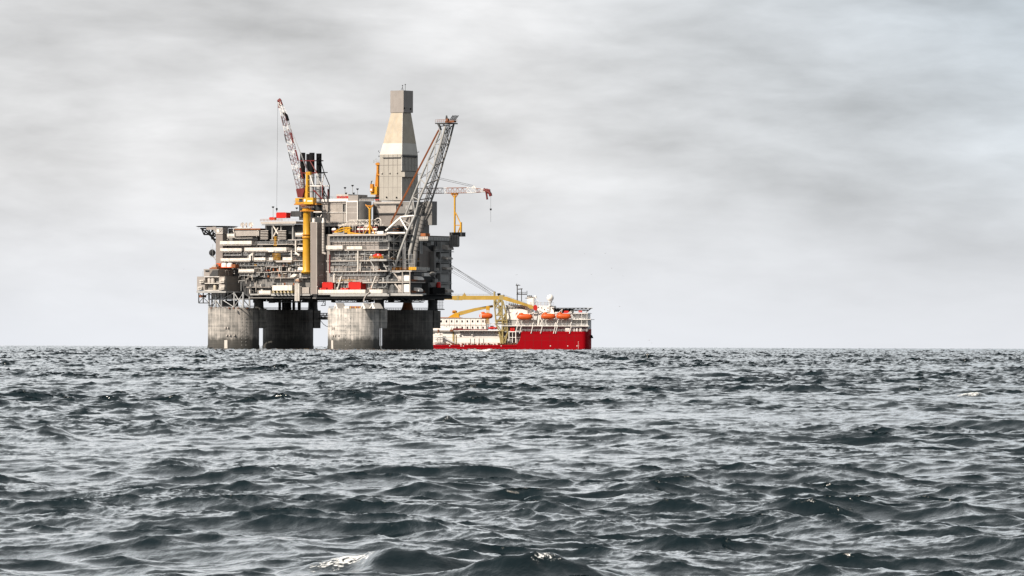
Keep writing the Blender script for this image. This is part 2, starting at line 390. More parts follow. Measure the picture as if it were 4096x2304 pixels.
CONC = concrete('weathered_concrete', 1.2); CONC_SHADED = concrete('shade_toned_weathered_concrete', .27); CONCM = concrete('stained_concrete', .78)  # the rear columns' copy is darkened: their shade is put into the colour
Z0 = PF.z0
vA, vB = 5.0, 54.0
RAD = 13.45
def colcentre(px, v): return PF.P(px, 1395, v)[:2]
COLS = []
def column(px, ytop, v, m, label, mark):
    c = colcentre(px, v)
    yw = PF.w((c[0], c[1], 0))[1]
    zt = PF.P(px, ytop, v)[2]
    r = thing('concrete_column', label, 'column', (c[0], c[1], Z0), group='concrete columns under the platform')
    b_ = MB(); b_.lathe(c, [(RAD+.25, -14), (RAD+.25, Z0+1.8), (RAD, Z0+2.4), (RAD, zt-.5), (RAD-.25, zt)], 64); shaft = b_.build('shaft', m, r)
    k = (c[0]+9.4, c[1]+9.4)
    zc0, zc1 = PF.P(px+105, 1313, v+9)[2], zt
    b_ = MB(); h = 3.0
    b_.box(k[0]-h, k[0]+h, k[1]-h, k[1]+h, zc0+2.5, zc1-.3); b_.box(k[0]-h+.25, k[0]+h+.12, k[1]-h-.12, k[1]+h-.3, zc0, zc0+2.5)
    b_.box(k[0]-h+.6, k[0]+h+.1, k[1]-h-.1, k[1]+h-.6, zc1-2.6, zc1-.31)
    b_.build('corbel', m, r)
    zd = PF.P(px+105, 1186, v+9)[2]
    n = MB(); n.lathe(k, [(2.9, zt-.3), (2.6, zt+.6), (2.45, zt+3.2), (2.6, zt+4.2), (2.5, zd-1.5), (3.4, zd+.3)], 24); n.build('bearing_leg', DKGREY, r)
    rl = MB()                                   # handrail round the top
    nn = 56
    pts = [(c[0]+(RAD-.5)*math.cos(2*math.pi*i/nn), c[1]+(RAD-.5)*math.sin(2*math.pi*i/nn)) for i in range(nn+1)]
    for i in range(nn):
        p, q = pts[i], pts[i+1]
        rl.tube((p[0], p[1], zt), (p[0], p[1], zt+1.1), .05, 4, cap=False)
        for hh in (.55, 1.1): rl.tube((p[0], p[1], zt+hh), (q[0], q[1], zt+hh), .045, 4, cap=False)
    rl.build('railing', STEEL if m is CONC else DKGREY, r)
    if mark:                                    # white draught board near the water, and small lamps and plates on the wall
        a = mark
        d = MB(); ca = PF.P(a, 1370, v-12.2)
        ang = math.atan2(ca[1]-c[1], ca[0]-c[0])
        def cylp(ang_, z, rr=RAD+.35): return (c[0]+rr*math.cos(ang_), c[1]+rr*math.sin(ang_), z)
        zb = Z0+.6; ztp = Z0+4.9
        hw = .82/RAD
        for kx in range(9):
            za, zz = zb+(ztp-zb)*kx/9, zb+(ztp-zb)*(kx+.86)/9
            d.add([cylp(ang-hw, za, RAD+.2), cylp(ang+hw, za, RAD+.2), cylp(ang+hw, zz, RAD+.2), cylp(ang-hw, zz, RAD+.2),
                   cylp(ang-hw, za), cylp(ang+hw, za), cylp(ang+hw, zz), cylp(ang-hw, zz)],
                  [(4, 5, 6, 7), (0, 3, 2, 1), (0, 1, 5, 4), (1, 2, 6, 5), (2, 3, 7, 6), (3, 0, 4, 7)])
        d.build('draught_board', WHITE, shaft)
        for da, dz in ((.16, 7.3), (.28, 7.3), (.10, 11.3), (.2, 11.3), (.45, 7.4)):
            e = MB(); p = cylp(ang+da-.12, Z0+dz); e.box(p[0]-.4, p[0]+.4, p[1]-.35, p[1]+.3, p[2]-.4, p[2]+.4); e.build('wall_plate', CREAM, shaft)
        for da in (.62, .80):
            for q_ in range(9):
                g = MB(); p = cylp(ang+da, Z0+2.2+q_*1.75, RAD+.02); g.ell(p, (.22, .22, .22), 8, 5); g.build('anchor_plate', LGREY, shaft)
    COLS.append((c, zt, k)); return r
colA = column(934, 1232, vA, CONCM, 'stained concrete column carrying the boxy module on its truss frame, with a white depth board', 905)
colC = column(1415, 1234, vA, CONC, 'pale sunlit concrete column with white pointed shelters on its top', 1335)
colB = column(1152, 1239, vB, CONC_SHADED, 'dark shaded concrete column in the middle, with black riser pipes on its top', None)
colD = column(1630, 1240, vB, CONC_SHADED, 'grey shaded concrete column next to the red ship', None)
p_ = MB(); e = COLS[1]; q_ = PF.P(1523, 1316, 11); p_.tube((q_[0], -1, q_[2]), (q_[0], -1, Z0-2), .34, 8)
p_ = MB(); p_.L([(1523, 1312), (1523, 1400)], 10.5, .34, 8); p_.build('caisson_pipe', WHITE, colC)

# ---------------------------------------------------------------- topside: the main deck block
top = thing('platform_topside', 'huge multi-deck oil platform topside packed with pipes, decks and wind walls on four concrete columns', 'oil platform', (50, 30, Z0))
UR = PF.P(1551, 1050, 0)[0]          # the short face of the deck block
def zy(px, py, v=0.0): return PF.P(px, py, v)[2]
def ux(px, py=1050, v=0.0): return PF.P(px, py, v)[0]
def part(name, m, parent, fn):
    b_ = MB(); fn(b_); return b_.build(name, m, parent)
zb = zy(1200, 1180)
# dark inner blocks the galleries are cut into
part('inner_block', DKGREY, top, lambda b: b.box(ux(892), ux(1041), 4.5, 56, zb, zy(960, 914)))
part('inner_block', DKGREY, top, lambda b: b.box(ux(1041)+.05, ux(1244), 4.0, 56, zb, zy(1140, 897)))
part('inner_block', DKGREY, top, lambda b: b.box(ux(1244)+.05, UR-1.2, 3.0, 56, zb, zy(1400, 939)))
part('deck_girder', DARK, top, lambda b: (b.box(ux(985), ux(1244), 2.0, 57, zy(1120, 1193), zb-.05), b.box(ux(1244)+.05, UR, 2.0, 57, zy(1400, 1193), zb-.05),
     [b.box(ux(985), UR-1, vv, vv+1.2, zy(1200, 1199), zy(1200, 1193)-.05) for vv in (10, 22, 36, 50)]))
part('added_shade_deck', DARK, top, lambda b: b.box(-13, ux(985)-.05, 13, 56, zy(985, 1196), zy(985, 1167)))  # deck extension added behind the truss to shade the middle column
# gallery floors (white edges), each a part
def floor(px0, px1, y, v=-.2, th=.45, d=5, m=CREAM, name='gallery_floor'):
    b = MB(); z = zy((px0+px1)/2, y, v); b.box(ux(px0, y, v), ux(px1, y, v), v, v+d, z-th, z); return b.build(name, m, top)
def rail(b, px0, px1, y, v, h=1.15, n=None, r=.055):
    z = zy((px0+px1)/2, y, v); u0, u1 = ux(px0, y, v), ux(px1, y, v)
    n = n or max(2, int((u1-u0)/2.2))
    for i in range(n+1):
        u = u0+(u1-u0)*i/n; b.tube((u, v, z), (u, v, z+h), r, 4, cap=False)
    for hh in (h*.5, h): b.tube((u0, v, z+hh), (u1, v, z+hh), r, 4, cap=False)
def railing(px0, px1, y, v=-.15, m=STEEL, h=1.15, parent=None):
    b = MB(); rail(b, px0, px1, y, v, h); return b.build('railing', m, parent or top)
def windwall(px0, px1, y0, y1, v=-.6, m=WHITE, side=None, parent=None, panels=None, d=1.4):
    b = MB(); b.W(px0, px1, y0, y1, v, .22)
    u0, u1 = ux(px0, y0, v), ux(px1, y0, v); z0, z1 = zy((px0+px1)/2, y1, v), zy((px0+px1)/2, y0, v)
    n = panels or max(1, round((u1-u0)/2.6))
    for i in range(n+1):                        # posts, and a foot below the panels
        u = u0+(u1-u0)*i/n; b.box(u-.06, u+.06, v-.07, v+.25, z0-.45, z1+.05)
    for k in (.33, .66): b.box(u0, u1, v-.03, v, z0+(z1-z0)*k-.03, z0+(z1-z0)*k+.03)
    o = b.build('wind_wall', m, parent or top)
    f = MB(); f.box(u0, u1+.02, v+.0, v+5.5, z0-.62, z0-.36); f.build('gallery_floor', CREAM, parent or top)
    s = MB(); s.box(u1+.03, u1+.22, v, v+4.5, z0, z1); s.build('wind_wall', m, parent or top)
    return o
for a, c, y0, y1 in ((880, 1005, 964, 977), (880, 965, 993, 1004), (978, 1144, 990, 1003), (882, 999, 1033, 1043), (1016, 1060, 1030, 1041),
                     (1076, 1091, 1030, 1041), (1131, 1167, 1029, 1041), (954, 1015, 1077, 1087), (1035, 1081, 1162, 1175), (909, 936, 935, 946),
                     (1192, 1212, 1069, 1082), (1182, 1212, 931, 942), (1188, 1212, 989, 1001)):
    windwall(a, c, y0, y1)
windwall(1303, 1369, 982, 996, -1.6); windwall(1387, 1447, 985, 997)
windwall(1245, 1460, 1159, 1172, -3.2); windwall(1478, 1529, 1158, 1172, -3.0)
floor(1103, 1166, 1042, -1.4, .9); floor(1100, 1146, 1003, -1.0, .8)
for y, a, c, v in ((1003.5, 1143, 1240, .2), (1041.5, 1060, 1240, .2), (1085, 1085, 1240, .3), (1065, 1060, 1150, .8), (1110, 1080, 1240, .4), (1147, 985, 1090, .6),
                (976, 1030, 1212, .1), (958, 1078, 1212, .6), (1043, 940, 1030, .4), (1088, 1000, 1100, 1)):
    floor(a, c, y, v, .35)
for y, v in ((936, -.4), (998.5, -.2), (1041, -.2), (1083.5, -.2), (1128, -.2)):
    floor(1304, 1548, y, v, .55 if y > 940 else .9)
floor(1243, 1548, 1173, -3.1, .8, 7, LGREY)
floor(1000, 1240, 1174.5, -.3, .8, 6, LGREY)
floor(1043, 1184, 886, -.6, 1.2, 8, CREAM); floor(939, 1041, 914, -.3, .6, 6, RUSTO)
# ribbed back walls of the galleries
def ribwall(px0, px1, y0, y1, v=2.4, m=PINK, step=1.35, parent=None, name='ribbed_wall', d=.5):
    b = MB(); u0, u1 = ux(px0, y0, v), ux(px1, y0, v); z0, z1 = zy((px0+px1)/2, y1, v), zy((px0+px1)/2, y0, v)
    b.box(u0, u1, v, v+d, z0, z1)
    n = max(1, int((u1-u0)/step))
    for i in range(n+1):
        u = u0+(u1-u0)*i/n; b.box(u-.11, u+.11, v-.16, v+.02, z0, z1)
    return b.build(name, m, parent or top)
for y0, y1 in ((944, 998), (1003, 1040), (1046, 1082), (1088, 1127), (1132, 1158)):
    ribwall(1302, 1516, y0, y1, 2.9, PINK, 2.7)
for y0, y1 in ((950, 963), (979, 992), (1007, 1032), (1048, 1076)):
    ribwall(892, 1030, y0, y1, 3.6, GREY, 3.3)
for y0, y1 in ((1007, 1028), (1048, 1066), (1090, 1110), (1117, 1160)):
    ribwall(1035, 1240, y0, y1, 3.3, GREY, 3.6)
ribwall(941, 1036, 921, 944, .4, CREAM, .62, name='corrugated_wall', d=3)
ribwall(1195, 1236, 1149, 1174, -.6, CREAM, .7, name='corrugated_wall', d=2.4)
# pipe racks hung under the floors
def rack(px0, px1, y0, y1, v=.4, m=STEEL, n=None, lines=4):
    b = MB(); u0, u1 = ux(px0, y0, v), ux(px1, y0, v); z0, z1 = zy((px0+px1)/2, y1, v), zy((px0+px1)/2, y0, v)
    n = n or max(2, int((u1-u0)/2.5))
    for i in range(n+1):
        u = u0+(u1-u0)*i/n; b.box(u-.09, u+.09, v-.1, v+1.4, z0-.1, z1)
    b.box(u0, u1, v-.06, v+.02, z0-.1, z0+.04); b.box(u0, u1, v-.06, v+.02, z1-.14, z1); b.build('pipe_rack', m, top)
    p = MB()
    for k in range(lines):
        zz = z0+(z1-z0)*(k+.15)/lines
        rr = rng.choice((.07, .1, .13, .17))
        if rng.random() < .3:                   # a dog-leg
            uu = u0+(u1-u0)*rng.uniform(.25, .75); z2 = zz+rng.choice((-.5, .5))
            p.path([(u0, v+.3*k, zz), (uu, v+.3*k, zz), (uu+.8, v+.3*k, z2), (u1, v+.3*k, z2)], rr, 5)
        else: p.tube((u0, v+.3*k, zz), (u1, v+.3*k, zz), rr, 5)
    p.build('pipe_run', m, top)
rack(1320, 1548, 944, 966); rack(1340, 1432, 1002, 1019); rack(1440, 1500, 1004, 1018); rack(1325, 1428, 1043, 1059); rack(1322, 1540, 1087, 1103)
rack(885, 966, 1007, 1022); rack(975, 1060, 1007, 1021); rack(945, 1030, 1046, 1064); rack(1035, 1095, 1048, 1062); rack(1030, 1110, 966, 976); rack(1112, 1200, 962, 977)
rack(1150, 1215, 1048, 1060, 1.0); rack(960, 1032, 1090, 1102); rack(1475, 1548, 1132, 1150); rack(1100, 1200, 1005, 1018, .6); rack(1378, 1420, 1132, 1156, .4)
for a, c, y in ((1020, 1110, 976), (1112, 1170, 976), (1143, 1212, 1003), (1168, 1212, 1041), (1060, 1078, 1041), (1090, 1150, 1065), (1448, 1548, 998), (1322, 1430, 1041),
                (1440, 1480, 1041), (1322, 1430, 1083), (1436, 1480, 1083), (1440, 1548, 1128), (1040, 1240, 885), (1085, 1240, 1110), (1000, 1090, 1147)):
    railing(a, c, y)
railing(1043, 1130, 885, -.7, AMBER); railing(1363, 1420, 1127, -.25, YELLOW)
# louvred intake boxes under the upper deck
def louvre(a, c, e, y0, y1, v):
    b = MB(); b.LR(a+1, c-1, e, y0+4, y1, v+.5); o = b.build('intake_box', DARK, top)
    s = MB(); u0, u1 = ux(a, y0, v), ux(c, y0, v); z0, z1 = zy(a, y1, v), zy(a, y0, v)
    n = 6
    for k in range(n):
        z = z0+(z1-z0)*k/n; hh = (z1-z0)/n
        s.add([(u0, v-.25, z), (u1, v-.25, z), (u1, v+.45, z+hh*.42), (u0, v+.45, z+hh*.42), (u0, v-.25, z+.12), (u1, v-.25, z+.12), (u1, v+.45, z+hh*.54), (u0, v+.45, z+hh*.54)],
              [(0, 1, 5, 4), (4, 5, 6, 7), (3, 2, 1, 0), (2, 3, 7, 6), (1, 2, 6, 5), (3, 0, 4, 7)])
    s.build('louvre', CREAM, o)
louvre(1042, 1072, 1083, 919, 957, -.8); louvre(1112, 1144, 1154, 919, 957, -.8)
b_ = MB(); b_.L([(1092, 902), (1112, 936)], .8, .42); b_.L([(1112, 911), (1094, 945)], 1.2, .42); b_.build('cross_brace', WHITE, top)
for px in (1090, 1125, 1172):
    part('deck_post', LGREY, top, lambda b: b.L([(px, 892), (px, 958)], 1.6, .5, 8))
b_ = MB(); b_.L([(1048, 898), (1180, 898)], -.3, .14); b_.L([(1046, 901), (1178, 901)], -.5, .1); b_.build('pipe_run', STEEL, top)
# ducts, tanks and risers singled out in the photograph
def pipe(pts, v, r, m=WHITE, name='duct'):
    b = MB(); b.L(pts, v, r, 8); return b.build(name, m, top)
pipe([(1432, 1003), (1432, 1084)], -.8, .38); pipe([(1441, 1052), (1441, 1086)], -.7, .3); pipe([(1423, 1014), (1423, 1040)], -.6, .14); pipe([(1427, 1012), (1427, 1041)], -.6, .14)
pipe([(1319, 1018), (1319, 1092)], -.4, .4, MAROON); pipe([(1319, 1093), (1319, 1130)], -.4, .2, STEEL)
pipe([(1330, 1128), (1330, 1104), (1334, 1099), (1334, 1086)], -.5, .16, STEEL); pipe([(1337, 1130), (1337, 1101), (1341, 1097)], -.9, .5)
pipe([(1366, 1105), (1349, 1160)], -2.2, .38, WHITE, 'diagonal_brace'); pipe([(1503, 1105), (1486, 1153)], -2.2, .38, WHITE, 'diagonal_brace')
pipe([(937, 950), (937, 930), (933, 922), (937, 913), (1000, 913)], -.5, .22); pipe([(908, 960), (914, 952), (938, 951), (945, 953), (1010, 952)], -.4, .12)
pipe([(1183, 962), (1183, 1018)], -.8, .45); pipe([(1183, 1012), (1198, 1022)], -.8, .6); pipe([(1166, 1000), (1166, 1040)], -.3, .35); pipe([(1026, 948), (1026, 925), (1033, 921)], .2, .13)
for px in (1182, 1189, 1196): pipe([(px, 1204), (px, 1138), (px+1, 1134)], -2.4, .42, WHITE, 'riser_pipe')
tk_ = part('tank_cladding', WHITE, top, lambda b: b.W(1089, 1168, 1141, 1162, -2.2, 3))
part('tank_saddle', OLIVE, tk_, lambda b: [b.W(1090+i*14.5, 1095+i*14.5+(i%3), 1162-(i%2), 1172, -2.0, 2.5) for i in range(6)]); part('tank_outlet', GOLD, tk_, lambda b: [b.L([(1094+i*14.5, 1168), (1099+i*14.5, 1172)], -2.2, .4, 6) for i in range(5)])
part('hood', WHITE, top, lambda b: b.prism_u([(v, z) for v, z in ((-2.6, zy(1185, 1108)), (-2.6, zy(1185, 1106)), (-.8, zy(1185, 1097)), (1, zy(1185, 1097)), (1, zy(1185, 1108)))], ux(1174), ux(1193)))
sc_ = part('service_cabin', CREAM, top, lambda b: b.W(1182, 1195, 1113, 1129, -1.4, 2))
part('cabin_window', AMBER, sc_, lambda b: [b.W(1183+i*4, 1186+i*4, 1118, 1122, -1.46, .1) for i in range(3)]); part('cabin_sill', RUST, sc_, lambda b: b.W(1180, 1198, 1124, 1126, -1.7, 2))
part('shelter', WHITE, top, lambda b: b.prism_v([(ux(1000), zy(1000, 1042)), (ux(1000), zy(1000, 1022)), (ux(1014), zy(1014, 1011)), (ux(1017), zy(1017, 1013)), (ux(1017), zy(1017, 1042))], -1.2, .3))
part('shelter_door', DARK, top, lambda b: b.W(1003, 1009, 1022, 1042, -1.26, .1))
part('hanging_platform', WHITE, top, lambda b: b.W(1073, 1094, 1003, 1008, -.9, 3)); part('hanging_platform', WHITE, top, lambda b: b.W(1104, 1143, 1004, 1009, -1.0, 3))
part('stair_flight', YELLOW, top, lambda b: (b.L([(1096, 984), (1104, 946)], .2, .15), b.L([(1106, 984), (1096, 946)], .2, .15), [b.W(1095, 1107, y, y+1.2, .0, 1.2) for y in range(946, 986, 6)]))
part('stair_flight', YELLOW, top, lambda b: (b.L([(1093, 1040), (1110, 1015)], -.2, .13), [b.L([(px, 1041), (px, 1014)], -.3, .07) for px in range(1091, 1122, 5)], [b.L([(1090, y), (1120, y)], -.3, .06) for y in range(1014, 1042, 5)]))
# closely packed small equipment: pipes, vessels, cabinets
for k in range(96):
    left = k < 52
    px = rng.uniform(1000, 1200) if left else rng.uniform(1325, 1530)
    y = rng.choice((1060, 1084, 1109, 1146, 1172) if left and px > 1040 else (1102, 1146)) if left else rng.choice((1040, 1083, 1127, 1157))
    wd = rng.uniform(4, 11); hh = rng.uniform(6, 17)
    m_ = rng.choice((CREAM, CREAM, LGREY, GREY, STEEL, WHITE, DKGREY, RUSTO, YELLOW) if left else (CREAM, LGREY, GREY, DKGREY, STEEL, RUSTO))
    b_ = MB(); v = rng.uniform(.2, 2.2)
    if rng.random() < .55: b_.W(px, px+wd, y-hh, y, v, 1.2); nm = 'equipment_cabinet'
    else:
        c = PF.P(px, y, v); zt_ = zy(px, y-hh, v); rr = wd*.045
        b_.lathe((c[0], c[1]), [(rr, c[2]), (rr, zt_-.3), (rr*.6, zt_)], 12); nm = 'vessel'
    b_.build(nm, m_, top)
for k in range(90):
    left = k < 46
    px = rng.uniform(960, 1205) if left else rng.uniform(1310, 1548)
    y0 = rng.uniform(1050, 1150) if left else rng.uniform(1005, 1120); ln = rng.uniform(14, 42)
    v = rng.uniform(-.2, 1.6); sgn = rng.choice((-1, 1)); r_ = rng.choice((.07, .1, .14, .2))
    pts = rng.choice(([(px, y0), (px, y0+ln)], [(px, y0), (px, y0+ln*.5), (px+sgn*8, y0+ln*.5), (px+sgn*8, y0+ln)], [(px, y0), (px+sgn*ln, y0), (px+sgn*ln, y0+8)]))
    pts = [(min(max(a_, 955), 1208) if left else min(max(a_, 1305), 1546), min(c_, 1172)) for a_, c_ in pts]
    b_ = MB(); b_.L(pts, v, r_, 5); b_.build('pipe', rng.choice((STEEL, LGREY, WHITE, CREAM, GREY)), top)
# underdeck hangers and cable trays
b_ = MB()
for a, c, y in ((1085, 1240, 1206), (1560, 1700, 1204), (1330, 1480, 1209), (1250, 1300, 1206)):
    b_.L([(a, y), (c, y)], 20, .18, 4); b_.L([(a, y-5), (c, y-5)], 20, .12, 4)
    for px in range(a, c, 9): b_.L([(px, y), (px, 1196)], 20, .08, 4)
b_.build('cable_tray', DARK, top)
for k in range(26):
    px = rng.choice((rng.uniform(1010, 1110), rng.uniform(1206, 1240), rng.uniform(1300, 1500), rng.uniform(1545, 1690))); b_ = MB(); v = rng.uniform(6, 40); b_.W(px, px+rng.uniform(5, 22), 1196, 1200+rng.uniform(2, 12), v, 2); b_.build('underdeck_box', DARK, top)
b_ = MB(); b_.L([(1301, 1192), (1301, 1222)], 16, .2); b_.L([(1284, 1222), (1301, 1222)], 16, .2); b_.L([(1288, 1196), (1300, 1220)], 16, .1); b_.L([(1300, 1196), (1288, 1220)], 16, .1); b_.build('hanging_frame', DARK, top)
part('curved_hose', CREAM, top, lambda b: b.L([(1479, 1168), (1466, 1180), (1458, 1192), (1454, 1206)], -3.6, .35, 6))
part('underdeck_duct', LGREY, top, lambda b: b.L([(1488, 1195), (1532, 1194)], 3, .5, 8))
part('girder_flange', LGREY, top, lambda b: (b.W(1322, 1556, 1177.5, 1185, -3.4, 1.0), b.W(1085, 1240, 1177.5, 1183, -.6, 1.0), b.W(1556.5, 1690, 1178, 1183, -.4, 1)))
part('girder_flange', GREY, top, lambda b: (b.W(1250, 1548, 1190, 1194, .8, 1.0), b.W(1000, 1240, 1189, 1193, .9, .8)))
b_ = MB()
for a, c in ((1085, 1238), (1330, 1480), (1540, 1690)):
    xs = list(range(a, c, 14))
    for i, px in enumerate(xs): b_.L([(px, 1196 if i % 2 else 1209), (px+14, 1209 if i % 2 else 1196)], 5, .16, 4)
    b_.L([(a, 1209), (xs[-1]+14, 1209)], 5, .2, 4)
b_.build('underdeck_truss', DKGREY, top)
for k in range(60):
    left = k < 38; px = rng.uniform(990, 1206) if left else rng.uniform(1322, 1520); y1 = rng.choice((1088, 1110, 1147, 1174) if left else (1041, 1083, 1127, 1158)); hh = rng.uniform(12, 24)
    part('vertical_pipe', rng.choice((WHITE, STEEL, LGREY, CREAM, STEEL, SHIPG)), top, lambda b: b.L([(px, y1), (px, y1-hh)], rng.uniform(-.3, 1.5), rng.choice((.1, .16, .24, .32)), 6))
for k in range(34):
    left = k < 22; px = rng.uniform(985, 1200) if left else rng.uniform(1322, 1530); y1 = rng.choice((1041, 1065, 1085, 1110, 1147) if left else (998, 1041, 1083, 1127))
    o = part('valve_skid', rng.choice((RUST, RUSTO, GREY, YELLOW, MAROON, DKGREY, CREAM)), top, lambda b: [b.W(px+q*3, px+q*3+rng.uniform(1.5, 3), y1-rng.uniform(3, 9), y1, rng.uniform(-.1, 1.2), 1) for q in range(rng.randint(2, 4))])
for k in range(44):
    px = rng.uniform(890, 1235) if k < 26 else rng.uniform(1310, 1640); y = rng.uniform(960, 1150)
    part('lamp', SHIPW, top, lambda b: b.ell(PF.P(px, y, -.3), (.22, .22, .22), 8, 5))
# dark riser pipes standing on the middle column, yellow-brown conductor on the last one
for px, r_ in ((1119, .8), (1133, .8), (1150, 2.1), (1175, .8), (1197, .9)):
    part('riser_pipe', DARK, top, lambda b: b.L([(px, 1196), (px, 1240)], vB-9, r_, 10))
c = PF.P(1630, 1232, vB-6)
part('conductor_guide', RUSTO, top, lambda b: b.lathe((c[0], c[1]), [(3.4, c[2]-1.2), (2.7, zy(1630, 1226, vB)), (2.3, zy(1630, 1213, vB)), (2.5, zy(1630, 1195, vB))], 20))
# ---- end block on the short face: galleries looking right, with louvred hoods
v8 = 0.3
UK = PF.P(1640, 1110, v8)[0]     # outer face of the bay that projects from the short side
v9 = PF.Q(1700, 1110, UK)[1]
def kz(y): return zy(1600, y, v8)
kb = MB(); kb.box(UR-1.15, UK-1.6, v8+1.2, v9-.5, kz(1174), kz(1086)); kb.build('side_bay', DKGREY, top)
def bayfloor(y, m=CREAM, th=.5, du=0):
    b = MB(); b.box(UR-1, UK+du, v8-.3, v9+.3, kz(y)-th, kz(y)); b.build('gallery_floor', m, top)
bayfloor(1082, CREAM, .6, 1.2); bayfloor(1127); bayfloor(1172.5, LGREY, .8, .6)
for y0, y1 in ((1102, 1125), (1136, 1170)):
    part('white_wall_panel', SHIPW, top, lambda b: b.W(1608, 1637, y0, y1, v8+.7, .4))
    part('white_wall_panel', CREAM, top, lambda b: b.W(1592, 1606, y0+2, y1, v8+1.0, .3))
for px in (1610, 1640): part('bay_post', CREAM, top, lambda b: b.L([(px, 1083), (px, 1172)], v8-.1, .3, 6))
b_ = MB(); b_.L([(1580, 1136), (1607, 1170)], v8+.3, .45); b_.L([(1575, 1092), (1602, 1124)], v8+.3, .35); b_.build('diagonal_brace', CREAM, top)
b_ = MB(); rail(b_, 1555, 1640, 1127, v8-.2); rail(b_, 1555, 1640, 1172, v8-.2); b_.build('railing', STEEL, top)
b_ = MB(); rail(b_, 1555, 1633, 1081, v8-.2); b_.build('railing', AMBER, top)
part('yellow_panel_rail', YELLOW, top, lambda b: [b.W(1635+i*7.6, 1642+i*7.6, 1068, 1080, v8-.25, .15) for i in range(4)])
UKe = UK+1.2
part('grey_panel_rail', LGREY, top, lambda b: [b.RW(1666+i*9, 1674+i*9, 1067+i*.6, 1080+i*.6, UKe, .15) for i in range(6)])
part('gallery_pipework', STEEL, top, lambda b: (b.L([(1548, 1127), (1548, 1106), (1557, 1100), (1557, 1092), (1612, 1086)], v8-.2, .2, 6), b.L([(1552, 1127), (1552, 1109), (1562, 1101), (1562, 1094), (1570, 1090), (1600, 1090)], v8-.2, .16, 6),
      b.L([(1556, 1080), (1556, 1055), (1562, 1050), (1574, 1052), (1578, 1062)], v8-.2, .16, 6), b.L([(1538, 1150), (1545, 1142), (1548, 1130)], v8-.6, .25, 6), b.L([(1565, 1170), (1565, 1140), (1572, 1140), (1572, 1170)], v8-.2, .14, 6),
      [b.RW(1660+i*8, 1661+i*8, 1088, 1101, UK, .15) for i in range(4)]))
def hood(px0, px1, y0, y1, u, m=CREAM, d=2.6, parent=None):
    """scoop-shaped air intake standing off a face that looks right"""
    b = MB(); v0 = PF.Q(px0, y1, u)[1]; v1 = PF.Q(px1, y1, u)[1]; z0 = PF.Q(px0, y1, u)[2]; z1 = PF.Q(px0, y0, u)[2]
    b.prism_v([(u, z0), (u+d, z0-(z1-z0)*.15), (u+d, z0+(z1-z0)*.3), (u+d*.72, z0+(z1-z0)*.75), (u+d*.35, z1), (u, z1)], v0, v1)
    return b.build('air_intake_hood', m, parent or top)
hood(1655, 1676, 1105, 1118, UK-1.5, SHIPW, 3.2); hood(1655, 1672, 1150, 1164, UK-1.5, SHIPW, 3.2)
b_ = MB()
for y in (1127, 1172):
    for i in range(9):
        a = PF.Q(1642+i*7, y, UK); b_.tube(a, (a[0], a[1], a[2]+1.1), .06, 4, cap=False)
    for hh in (.55, 1.1):
        a, c = PF.Q(1641, y, UK), PF.Q(1702, y, UK); b_.tube((a[0], a[1], a[2]+hh), (c[0], c[1], a[2]+hh), .06, 4, cap=False)
b_.build('railing', RUSTO, top)
# open galleries along the short face, between the deck corner and the dark clad panel
for y, c, m in ((936, 1690, CREAM), (964, 1690, LGREY), (998.5, 1680, CREAM), (1041, 1680, CREAM), (1064, 1640, LGREY)):
    part('gallery_floor', m, top, lambda b: b.RW(1553, c, y, y+3.4, UR+2.2, 3.2))
for y, c in ((964, 1680), (998, 1676), (1041, 1676), (1064, 1640)):
    def sr(b, y=y, c=c):
        n = int((c-1556)/9)
        for i in range(n+1):
            a = PF.Q(1556+(c-1556)*i/n, y, UR+2.1); b.tube(a, (a[0], a[1], a[2]+1.15), .06, 4, cap=False)
        p, q = PF.Q(1556, y, UR+2.1), PF.Q(c, y, UR+2.1)
        for hh in (.58, 1.15): b.tube((p[0], p[1], p[2]+hh), (q[0], q[1], p[2]+hh), .06, 4, cap=False)
    part('railing', AMBER if y == 1041 else STEEL, top, sr)
for px in (1556, 1575, 1600, 1640): part('gallery_post', LGREY, top, lambda b: b.path([PF.Q(px, 937, UR+2.0), PF.Q(px, 1082, UR+2.0)], .22, 5))
part('gallery_bracing', CREAM, top, lambda b: [b.path([PF.Q(a, y0, UR+1.9), PF.Q(c, y1, UR+1.9)], .14, 4) for a, c, y0, y1 in ((1556, 1575, 940, 962), (1575, 1600, 962, 940), (1600, 1640, 940, 962), (1556, 1600, 1002, 1038), (1600, 1556, 1002, 1038), (1600, 1640, 1045, 1078))])
for k in range(14):
    px = rng.uniform(1556, 1660); y = rng.choice((963, 998, 1040, 1063, 1080)); b_ = MB(); b_.RW(px, px+rng.uniform(4, 9), y-rng.uniform(8, 18), y, UR+rng.uniform(.3, 1.8), 1); b_.build('equipment_cabinet', rng.choice((CREAM, LGREY, GREY, STEEL, RUSTO)), top)
for k in range(9):
    px = rng.uniform(1556, 1650); y = rng.uniform(945, 1050); b_ = MB(); b_.path([PF.Q(px, y, UR+2.3), PF.Q(px, y+14, UR+2.3), PF.Q(px+rng.uniform(6, 22), y+14, UR+2.3), PF.Q(px+22, y+rng.uniform(18, 30), UR+2.3)], rng.choice((.09, .14, .2)), 5); b_.build('pipe', rng.choice((STEEL, LGREY, WHITE)), top)
